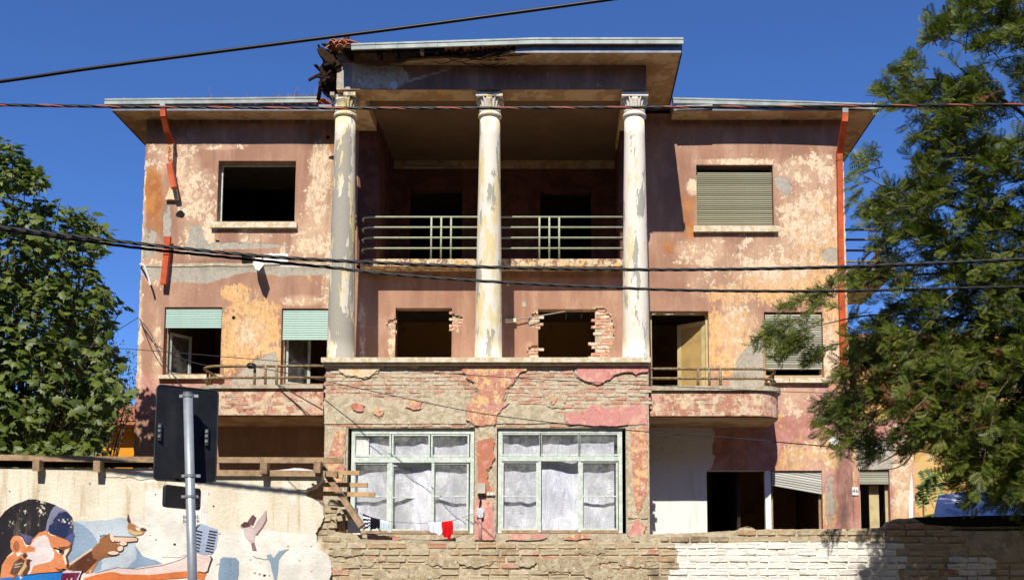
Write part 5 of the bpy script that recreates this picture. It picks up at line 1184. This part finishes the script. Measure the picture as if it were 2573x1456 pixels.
cable([(350,800),(380,840),(420,920),(470,985)], [24.9,24.8,24.6,24.5], .009, 1, 0, 'wire drooping from the house corner behind the road sign', [M_wire])
cable([(700,966),(760,1000),(813,1030)], [23.3,23.1,22.76], .012, 1, 0, 'short black cable running down to the brick bay corner', [M_black])
b = MB()
for i in range(7):
    P = A(632+random.uniform(-3, 3), 919+random.uniform(-2, 2), 23.38); b.tube([(P.x+.07*math.cos(t)*random.uniform(.8, 1.1), P.y+.03*math.sin(t*2), P.z+.05*math.sin(t)) for t in np.linspace(0, 6.2, 12)], .008, 5)
tag(b.build('wire_coil', M_black), 'tangled coil of black wire knotted on the rusty balcony rail', 'wire')

# ================================================================== laundry
lnp = curve3([A(905,1288,22.52), A(930,1297,22.5), A(960,1306,22.5), A(1010,1311,22.5), A(1075,1313,22.5), A(1130,1308,22.5), A(1190,1290,22.52)], 60)
b = MB(); b.tube(lnp, .004, 5); tag(b.build('clothesline', M_wire), 'sagging clothesline strung below the plastic-covered windows', 'clothesline')
def garment(name, u0, u1, vt0, vt1, vb, mats, label, stripes=0, seed=0, uneven=4):
    nx, nz = 18, 14; D = 22.49; vs = []; fs = []; mi = []; rd = random.Random(seed)
    for side in (0, 1):
        for j in range(nz+1):
            for i in range(nx+1):
                a, c = i/nx, j/nz; vt = vt0+(vt1-vt0)*a; vbt = vb+uneven*math.sin(a*5+seed)+uneven*.5*math.sin(a*13+seed)
                if side: vbt = vt+(vbt-vt)*.7
                P = A(u0+(u1-u0)*(a+(.05*math.sin(c*4+seed))*(a-.5)), vt+(vbt-vt)*c, D)
                y = D + (-.018 if side == 0 else .02)*min(1, c*4) + .02*math.sin(a*19+seed+c*1.5)*(.35+c) + .008*math.sin(a*37+seed)
                vs.append((P.x, y, P.z))
    st_ = (nx+1)*(nz+1)
    for side in (0, 1):
        for j in range(nz):
            for i in range(nx):
                q = side*st_+j*(nx+1)+i; f = (q, q+nx+1, q+nx+2, q+1); fs.append(f if side == 0 else f[::-1]); mi.append((j//2) % 2 if stripes else 0)
    for i in range(nx): fs.append((i, i+1, st_+i+1, st_+i)); mi.append(0)
    b = MB(); b.v = vs; b.f = fs; b.m = mi; return tag(b.build(name, mats, None, True), label, 'laundry', 'washing on the line')
cl = lambda n, c: simple(n, srgb(*c), .9, .1, .12, 10, .2, bscale=120)
navy, wcl = cl('navy_cloth', (36,38,74)), cl('white_cloth', (232,232,236))
garment('striped_shirt', 912, 934, 1289, 1298, 1326, [navy, wcl], 'navy and white striped garment on the clothesline', 1, 1)
garment('black_cloth', 930, 957, 1297, 1304, 1330, [cl('black_cloth', (26,26,32))], 'black pleated cloth hanging on the clothesline', 0, 2)
garment('pale_blue_cloth', 955, 977, 1304, 1309, 1330, [cl('pale_blue_cloth', (206,220,232))], 'pale blue cloth bunched beside the black cloth on the line', 0, 3)
garment('white_shorts', 1076, 1111, 1312, 1310, 1338, [wcl], 'crumpled white garment on the line next to the red cloth', 0, 4)
garment('red_cloth', 1109, 1138, 1310, 1306, 1346, [cl('red_cloth', (206,26,30))], 'bright red cloth hanging on the clothesline', 0, 5, 7)

# ================================================================== neighbours
M_ochre = mottled('ochre_house_render', [(srgb(218,180,114),0),(srgb(202,160,98),.5),(srgb(198,184,154),.60)], .7, 5, bump=.4)
yh = empty('yellow_house', A(2400,1300,32), 'ochre yellow neighbouring house behind the feathery tree', 'house')
r4 = rect(2150, 850, 2900, 1456, 32.0); wv = rect(2452, 1108, 2560, 1150, 32.0); w2 = rect(2330, 900, 2400, 1000, 32)
b = wall_grid('wall', 32.0, r4[0], r4[1], 0, r4[3], [wv, w2], M_ochre, yh, step=.6)
b = MB(); b.box(r4[0]+.1, r4[1], 32.3, 38, 0, r4[3]-.1); b.build('house_core', M_roomdark, yh)
for q in (wv, w2):
    wn = MB(); wn.box(q[0], q[1], 32.12, 32.18, q[2], q[3]); o = wn.build('window', M_white, yh); frame(o, [q[0]-.1, q[1]+.1, q[2]-.1, q[3]+.1], 31.95, .1, .1, M_white)
b = MB(); b.prism([(r4[0]-.5, 31.4, r4[3]), (r4[1]+.5, 31.4, r4[3]), (r4[1]+.5, 36, r4[3]+.9), (r4[0]-.5, 36, r4[3]+.9)], [(r4[0]-.5, 31.4, r4[3]-.12), (r4[1]+.5, 31.4, r4[3]-.12), (r4[1]+.5, 36, r4[3]-.12), (r4[0]-.5, 36, r4[3]-.12)]); b.build('roof', M_tile, yh)
b = MB(); b.box(r4[0], r4[1], 31.9, 31.98, Z(1098, 32), Z(1080, 32)); b.build('string_course', M_stone, yh)
oh = empty('orange_house', A(290,1140,34), 'orange-walled neighbouring house with clay roof behind the fig tree', 'house')
r4 = rect(-300, 1062, 345, 1400, 34.0)
b = MB(); b.box(r4[0], r4[1], 34, 40, 0, r4[3]); b.build('wall', simple('orange_render', srgb(222,150,48), .9, .1, .1, 2, .2), oh)
b = MB(); y0 = 33.4; b.prism([(r4[0], y0, r4[3]-.05), (r4[1]+.3, y0, r4[3]-.05), (r4[1]+.3, 36.5, r4[3]+.95), (r4[0], 36.5, r4[3]+.95)], [(r4[0], y0, r4[3]-.13), (r4[1]+.3, y0, r4[3]-.13), (r4[1]+.3, 36.5, r4[3]-.13), (r4[0], 36.5, r4[3]-.13)]); orf = b.build('roof', M_tile, oh)
for i in range(22):
    for rj in range(6): inst('roof_tile', tilemesh(), orf, (X(345, 34)+.25-i*.19, y0+rj*.42*math.cos(R(18)), r4[3]-.06+rj*.42*.325), (R(18), 0, 0), (1.05, 1.05, 1.05), M_tile)

# white printed canopy behind the wall
cp = empty('canopy', A(2460,1290,18), 'white fabric canopy with dark red print behind the right wall end', 'canopy')
vs = []; fs = []; nx, nz = 30, 10
for j in range(nz+1):
    for i in range(nx+1):
        a, c = i/nx, j/nz; u = 2345+400*a; vt = 1243-62*a+30*a*a; vb = 1302
        P = A(u+c*14, vb+(vt-vb)*c, 18-1.2*(1-c)+.3*a); vs.append((P.x, P.y+.04*math.sin(a*17+c*3), P.z+.03*math.sin(a*23)*(1-c)))
for j in range(nz):
    for i in range(nx): q = j*(nx+1)+i; fs.append((q, q+1, q+nx+2, q+nx+1))
b = MB(); b.add(vs, fs); fab = b.build('fabric', simple('white_canopy_fabric', srgb(226,226,236), .8, .2, .05, 4, .1), cp, True)
M_redp = simple('dark_red_print', srgb(130,42,52), .8, .2, .1, 5, 0)
b = MB(); b.poly([(2472,1268),(2500,1258),(2530,1240),(2573,1228),(2573,1236),(2535,1250),(2510,1268),(2480,1272)], 17.05, 17.06); b.build('printed_stroke', M_redp, fab)
for k in range(6):
    b = MB(); b.poly(stroke([(2383+k*6+6*math.cos(t), 1282+k*2.2+5*math.sin(t)) for t in np.linspace(2.6, 5.2, 7)], 1.4), 16.9, 16.91); b.build('printed_stroke', M_redp, fab)

# ================================================================== trees
def put_attr(me, per, vals):
    at = me.attributes.new('leafrand', 'FLOAT', 'POINT'); at.data.foreach_set('value', np.repeat(vals, per).astype(np.float32))
def rotmats(dirs, ups):
    d = dirs/np.linalg.norm(dirs, axis=1, keepdims=True); s = np.cross(d, ups); s /= np.linalg.norm(s, axis=1, keepdims=True)+1e-9; n = np.cross(s, d)
    return np.stack([s, d, n], axis=2)
def leafcloud(name, base_v, base_f, pos, rot, scl, mats, parent, nobj=300, piece='leaf'):
    base_v = np.array(base_v, float); N = len(pos); dist = pos[:, 1]
    order = np.argsort(dist); near = order[::max(1, len(order)//(nobj*3))][:nobj] if nobj else np.array([], int)
    ismask = np.zeros(N, bool); ismask[near] = True; rest = np.where(~ismask)[0]
    V = np.einsum('nij,vj->nvi', rot[rest]*scl[rest][:, None, None], base_v)+pos[rest][:, None, :]
    nv = len(base_v); me = bpy.data.meshes.new(name)
    lens = [len(f) for f in base_f]; flat = np.concatenate([np.array(f) for f in base_f]); M = len(rest)
    me.vertices.add(M*nv); me.vertices.foreach_set('co', V.reshape(-1))
    li = (flat[None, :]+(np.arange(M)*nv)[:, None]).reshape(-1); me.loops.add(len(li)); me.loops.foreach_set('vertex_index', li)
    tot = np.tile(lens, M); starts = np.concatenate([[0], np.cumsum(tot)[:-1]]); me.polygons.add(len(tot)); me.polygons.foreach_set('loop_start', starts)
    me.update(calc_edges=True); me.materials.append(mats); put_attr(me, nv, rng.random(M)); o = inst(name, me, parent); tag(o, kind='stuff')
    if nobj:
        lm = bpy.data.meshes.new(piece); lm.from_pydata([tuple(v) for v in base_v], [], [tuple(f) for f in base_f]); lm.materials.append(mats); put_attr(lm, nv, np.array([.3]))
        for i in near:
            q = bpy.data.objects.new(piece, lm); COL.objects.link(q); m = Matrix([list(r) for r in rot[i]*scl[i]]).to_4x4(); m.translation = Vector(pos[i]); q.matrix_basis = m; setparent(q, o)
    return o
def sample_poly(poly, n, rd):
    us = [p_[0] for p_ in poly]; vs_ = [p_[1] for p_ in poly]; out = []
    while len(out) < n:
        p_ = (rd.uniform(min(us), max(us)), rd.uniform(min(vs_), max(vs_)))
        if inpoly(p_, poly): out.append(p_)
    return out
# --- fig
figleaf = [(0,0,0),(.13,.10,-.02),(.30,.12,-.05),(.22,.26,-.03),(.36,.42,-.06),(.20,.45,-.02),(.17,.62,-.03),(.05,.66,0),(0,.98,-.07),(-.05,.66,0),(-.17,.62,-.03),(-.20,.45,-.02),(-.36,.42,-.06),(-.22,.26,-.03),(-.30,.12,-.05),(-.13,.10,-.02),(0,.4,.04)]
figf = [(16,i,i+1) for i in range(0,15)] + [(16,15,0)]
ft_ = empty('fig_tree', (X(40, 20.5), 20.5, 0), 'broad-leaved fig tree at the left behind the mural wall', 'tree')
figpoly = [(-260,300),(-60,330),(20,345),(55,385),(100,425),(92,470),(125,500),(150,525),(225,515),(240,550),(280,565),(262,600),(225,640),(248,690),(290,735),(318,760),(285,790),(262,830),(300,880),(300,940),(318,985),(300,1030),(268,1060),(262,1100),(250,1165),(-260,1165)]
rd = random.Random(31); tips = []
for u, v in sample_poly(figpoly, 1650, rd):
    if mnoise.noise((u/52, v/52, 9.1))+.5*mnoise.noise((u/22, v/22, 2.1)) < (-.12 if v < 700 else -.3): continue
    D = rd.uniform(19.0, 22.6); tips.append(A(u, v, D))
for u, v in ((15,350),(60,395),(90,440),(115,510),(225,520),(270,572),(255,600),(215,640),(290,735),(312,762),(280,790),(300,880),(300,985),(250,560),(180,520),(150,510),(30,360),(285,1010),(265,735)): tips.append(A(u, v, rd.uniform(19.2, 21)))
cen = A(20, 900, 20.8); pos = []; dirs = []; ups = []; scl = []
for T in tips:
    o_ = (T-cen); o_.y *= .8; o_ = o_.normalized() if o_.length > .1 else Vector((0,0,1)); ax = (o_*.7+Vector((rd.uniform(-.4, .4), rd.uniform(-.5, .2), rd.uniform(.1, .9)))).normalized()
    for k in range(rd.randint(8, 12)):
        th = k*2.4+rd.uniform(-.4, .4); a = ax.orthogonal().normalized(); a.rotate(Matrix.Rotation(th, 3, ax)); d = (a*1.0+ax*rd.uniform(-.5, .7)+Vector((0,0,-.35))).normalized()
        pos.append(T-ax*rd.uniform(0, .22)+d*rd.uniform(.03, .1)); dirs.append(d); ups.append((ax*.7+Vector((rd.uniform(-.8, .8), -.2+rd.uniform(-.7, .7), .5+rd.uniform(-.3, .4)))).normalized()); scl.append(rd.uniform(.12, .31))
pos = np.array(pos); dirs = np.array(dirs); ups = np.array(ups); scl = np.array(scl)
leafcloud('crown', figleaf, figf, pos, rotmats(dirs, ups), scl, M_fig, ft_)
b = MB(); base = Vector((X(40, 20.8), 20.8, 0)); b.tube([base, base+Vector((.1,0,1.2)), base+Vector((.05,.1,2.2))], [.2,.17,.14], 10); b.build('trunk', M_bark, ft_, True)
lb = MB(); fork = base+Vector((.05,.1,2.2))
for T in [q for q in tips[::14] if q.y > 20.6]+tips[-19:]:
    mid = fork.lerp(T, .55)+Vector((rd.uniform(-.3, .3), rd.uniform(-.2, .2), rd.uniform(.0, .4))); lb.tube(curve3([fork, mid, T], 8), [.035,.032,.028,.025,.02,.016,.012,.009,.006][:len(curve3([fork, mid, T], 8))], 5)
lb.build('limbs', M_bark, ft_, True)
# --- small-leaved tree further back
smleaf = [(0,0,0),(.25,.35,-.05),(.2,.75,-.04),(0,1,-.08),(-.2,.75,-.04),(-.25,.35,-.05)]; smf = [(0,1,2,3),(0,3,4,5)]
def bushy(name, label, poly, D0, D1, n, sz, mat, per=14, spread=.3, nobj=0, cat='tree'):
    us = [p_[0] for p_ in poly]; t_ = empty(name, (X(sum(us)/len(us), (D0+D1)/2), (D0+D1)/2, 0), label, cat); rd = random.Random(len(label)); pos = []; dirs = []; ups = []; scl = []; tp_s = []
    for u, v in sample_poly(poly, n, rd):
        T = A(u, v, rd.uniform(D0, D1)); tp_s.append(T)
        for k in range(per):
            d = Vector((rd.gauss(0,1), rd.gauss(0,1), rd.gauss(0,1))).normalized(); pos.append(T+d*spread*rd.random()); dirs.append((d+Vector((0,0,-.2))).normalized()); ups.append(Vector((rd.uniform(-.5,.5), -.5+rd.uniform(-.4,.4), .8)).normalized()); scl.append(sz*rd.uniform(.7, 1.3))
    leafcloud('crown', smleaf, smf, np.array(pos), rotmats(np.array(dirs), np.array(ups)), np.array(scl), mat, t_, nobj)
    base = Vector(t_.location); lb = MB(); lb.tube([base, base+Vector((.05,0,1.5))], [.1,.07], 8); lb.build('trunk', M_bark, t_, True); lb = MB()
    for T in tp_s[::7]: lb.tube([base+Vector((.05,0,1.5)), base.lerp(T, .5)+Vector((0,0,.8)), T], [.05,.03,.01], 5)
    lb.build('limbs', M_bark, t_, True); return t_
bushy('small_leaved_tree', 'fine-leaved tree filling the gap between fig tree and house corner', [(150,690),(215,700),(240,740),(270,850),(325,890),(340,960),(330,1030),(300,1090),(230,1120),(120,1120),(120,800)], 26, 30, 240, .075, M_small, 22, .4)
bushy('dark_crown_fill', 'dark dense shrub mass standing behind the fig tree', [(-300,620),(60,600),(180,740),(250,950),(255,1180),(-300,1180)], 23.5, 25.5, 420, .14, M_darkleaf, 18, .5)  # dark fill: inner shade of the fig crown put into leaf colour
# --- feathery tree
fv = [(0,0,0)]; ff = []
for i in range(6):
    y = .12+.15*i; L = .38*math.sin(math.pi*(.22+.66*(i/5.5)))+.06; w_ = .055
    for sgn in (-1, 1):
        k = len(fv); fv += [(0,y-w_*.3,0),(sgn*L*.55,y+L*.22-w_,-.01),(sgn*L,y+L*.5,-.06),(sgn*L*.5,y+L*.24+w_*.9,-.01)]; ff.append((k,k+1,k+2,k+3))
k = len(fv); fv += [(-.012,0,0),(.012,0,0),(.006,1.02,-.06),(-.006,1.02,-.06)]; ff.append((k,k+1,k+2,k+3)); fv = fv[1:]; ff = [tuple(i-1 for i in f) for f in ff]
mt = empty('feathery_tree', (X(2780, 14.5), 14.5, 0), 'large dark feathery-leaved tree overhanging from the right edge', 'tree')
mp = [(2900,-60),(2440,-40),(2385,25),(2345,40),(2318,70),(2312,120),(2250,160),(2205,225),(2225,250),(2300,268),(2300,310),(2285,335),(2320,395),(2240,372),(2150,385),(2135,410),(2130,470),(2165,505),(2190,560),(2175,600),(2215,650),(2150,672),(2080,690),(2080,715),(1960,745),(1990,765),(2050,775),(1945,805),(1910,832),(1950,868),(2030,880),(2110,870),(2140,900),(2150,945),(2045,985),(2040,1010),(2060,1050),(2120,1100),(2165,1135),(2270,1125),(2330,1095),(2400,1140),(2375,1185),(2440,1235),(2530,1225),(2580,1265),(2620,1310),(2900,1330)]
rd = random.Random(77); pos = []; dirs = []; ups = []; scl = []; dead = []; twigs = MB(); clus = []
edge = [(2385,35),(2330,70),(2360,55),(2250,165),(2215,225),(2235,245),(2300,330),(2320,395),(2145,395),(2160,385),(2140,470),(2175,520),(2190,590),(2215,640),(2150,680),(2085,700),(1970,750),(2000,745),(2040,760),(1920,835),(1955,865),(1990,850),(2030,880),(2110,880),(2050,1000),(2065,1045),(2120,1100),(2175,1130),(2090,1010),(2270,1120),(2400,1190),(2440,1225),(2130,960),(2100,930)]
for u, v in edge:
    for q in range(3): clus.append((u+rd.uniform(2, 26), v+rd.uniform(-14, 14)))
pts_ = sample_poly(mp, 3000, rd)
for u, v in pts_:
    w0 = mnoise.noise((u/95, v/95, 3.3))+.35*mnoise.noise((u/38, v/38, 1.1)); inner = min(1, max(0, (u-2120)/260))
    if 2120 < u < 2236 and 560 < v < 668 and rd.random() < .9: continue
    if (w0 > (.10 if v > 620 else -.02)-.55*inner*(1 if v > 620 else .5) or rd.random() < .05+.45*inner*(v > 520)): clus.append((u, v))
for u, v in sample_poly([(2290,860),(2700,800),(2800,1200),(2560,1215),(2440,1180),(2380,1090),(2300,1050)], 330, rd): clus.append((u, v, 1))
trunkc = Vector((X(2820, 14.5), 14.5, 5.0))
for cc in clus:
    u, v = cc[:2]; D = rd.uniform(11.5, 12.9) if len(cc) > 2 else rd.uniform(12.0, 14.5) if u > 2330 else rd.uniform(12.0, 15.8) if v < 700 else rd.uniform(13.0, 15.6) if u < 2230 else rd.uniform(11.5, 15.2); T = A(u, v, D)
    o_ = T-trunkc; ax = (Vector((o_.x, o_.y*.6, o_.z*.55)).normalized()+Vector((rd.uniform(-.6, .6), rd.uniform(-.6, .6), rd.uniform(-.7, .6)))).normalized()
    L = rd.uniform(.22, .42); st0 = T-ax*L*.6; isdead = (2150 < u < 2480 and 930 < v < 1090 and rd.random() < .16) or rd.random() < .012
    droop = rd.uniform(.05, .2)
    tw = [st0+ax*L*t+Vector((0,0,-droop*t*t)) for t in np.linspace(0, 1, 5)]; twigs.tube(tw, [.008,.007,.005,.004,.002], 4, False)
    nf = rd.randint(11, 15)
    for k in range(nf):
        t = .15+.85*k/(nf-1); P = st0+ax*L*t+Vector((0,0,-droop*t*t)); side = ax.cross(Vector((0,0,1))).normalized()*(1 if k % 2 else -1)
        d = (ax*(.3+.5*t)+side*rd.uniform(.4, 1.1)*(1.15-t)+Vector((rd.uniform(-.5, .5), rd.uniform(-.5, .5), rd.uniform(-.6, .6)))).normalized()
        pos.append(P); dirs.append(d); ups.append(Vector((rd.uniform(-.7, .7), -.45+rd.uniform(-.6, .6), .7)).normalized()); scl.append(rd.uniform(.10, .17)*(.8 if isdead else 1)); dead.append(isdead)
pos = np.array(pos); dirs = np.array(dirs); ups = np.array(ups); scl = np.array(scl); dead = np.array(dead); rm_ = rotmats(dirs, ups)
leafcloud('crown', fv, ff, pos[~dead], rm_[~dead], scl[~dead], M_mim, mt, 300, 'frond')
leafcloud('dead_foliage', fv, ff, pos[dead], rm_[dead], scl[dead], M_dead, mt, 0)
twigs.build('twigs', M_bark, mt)
b = MB(); b.tube([(trunkc.x, 14.5, 0), (trunkc.x+.1, 14.5, 2.5), (trunkc.x-.1, 14.4, 4.5), (trunkc.x, 14.3, 7.5)], [.22,.18,.15,.07], 10); b.build('trunk', M_bark, mt, True)
lb = MB()
def limb(px, D, r0, r1):
    p_ = curve3([A(u, v, D+i*0) for i, (u, v) in enumerate(px)], 24); n = len(p_); lb.tube(p_, [r0+(r1-r0)*i/(n-1) for i in range(n)], 6)
limb([(2830,1010),(2600,990),(2440,998),(2330,1000),(2282,1004),(2240,990),(2170,1015),(2130,1050)], 13.2, .03, .008); limb([(2282,1004),(2300,1050),(2302,1100),(2250,1140),(2205,1165)], 13.2, .017, .006); limb([(2302,1105),(2285,1150),(2250,1175),(2190,1180)], 13.2, .012, .004)
limb([(2830,900),(2600,840),(2400,800),(2200,790),(2000,830)], 13.4, .03, .005); limb([(2830,700),(2600,600),(2400,520),(2250,480),(2150,430)], 13.8, .04, .005); limb([(2830,500),(2650,350),(2500,240),(2350,200),(2240,220)], 13.8, .04, .005); limb([(2830,300),(2650,130),(2500,60),(2400,30)], 13.8, .03, .005)
limb([(2830,800),(2600,730),(2400,690),(2200,700),(2020,745)], 13.2, .03, .005); limb([(2830,1100),(2600,1150),(2450,1200),(2350,1220)], 13.0, .03, .005)
lb.build('limbs', M_bark, mt, True)
# --- pinnate saplings against the yellow house
rd = random.Random(5)
for gi, (u0, v0, n, lab) in enumerate(((2335,1330,9,'pinnate-leaved sapling beside the end of the villa, lower clump'), (2318,1215,5,'pinnate-leaved sapling with large leaflets, upper clump by the villa corner'))):
    pl_ = empty('sapling', (X(u0, 26), 26, 0), lab, 'sapling'); base = A(u0, v0, 26.0)
    st_ = MB(); st_.tube([(base.x, 26, 0), base], [.03, .02], 6); st_.build('stem', M_bark, pl_)
    for k in range(n):
        a = rd.uniform(-.5, 1.3); d = Vector((math.sin(a)*.9, rd.uniform(-.5, .1), math.cos(a)*.9)).normalized(); L = rd.uniform(.7, 1.25); fb = MB()
        side = d.cross(Vector((0, -1, 0))).normalized()
        cpts = [base+Vector((rd.uniform(-.2, .3), 0, rd.uniform(-.3, .6)))*1.0]; c0 = cpts[0]
        cv = [c0+d*L*t+Vector((.12*t*t, 0, -.45*L*t*t)) for t in np.linspace(0, 1, 11)]; fb.tube(cv, [.008]*5+[.005]*6, 5)
        for i in range(2, 11):
            for sgn in (-1, 1):
                P = cv[i]; dd = (side*sgn+d*.3+Vector((0, -.1, -.35))).normalized(); w_ = dd.cross(Vector((0, -1, .3))).normalized()*.032; l = .2*(1-.35*abs(i/10-.5))
                fb.add([P, P+dd*l*.35+w_, P+dd*l, P+dd*l*.35-w_], [(0,1,2,3)])
        o = fb.build('frond', M_ail, pl_); put_attr(o.data, len(o.data.vertices), np.array([rd.random()]))
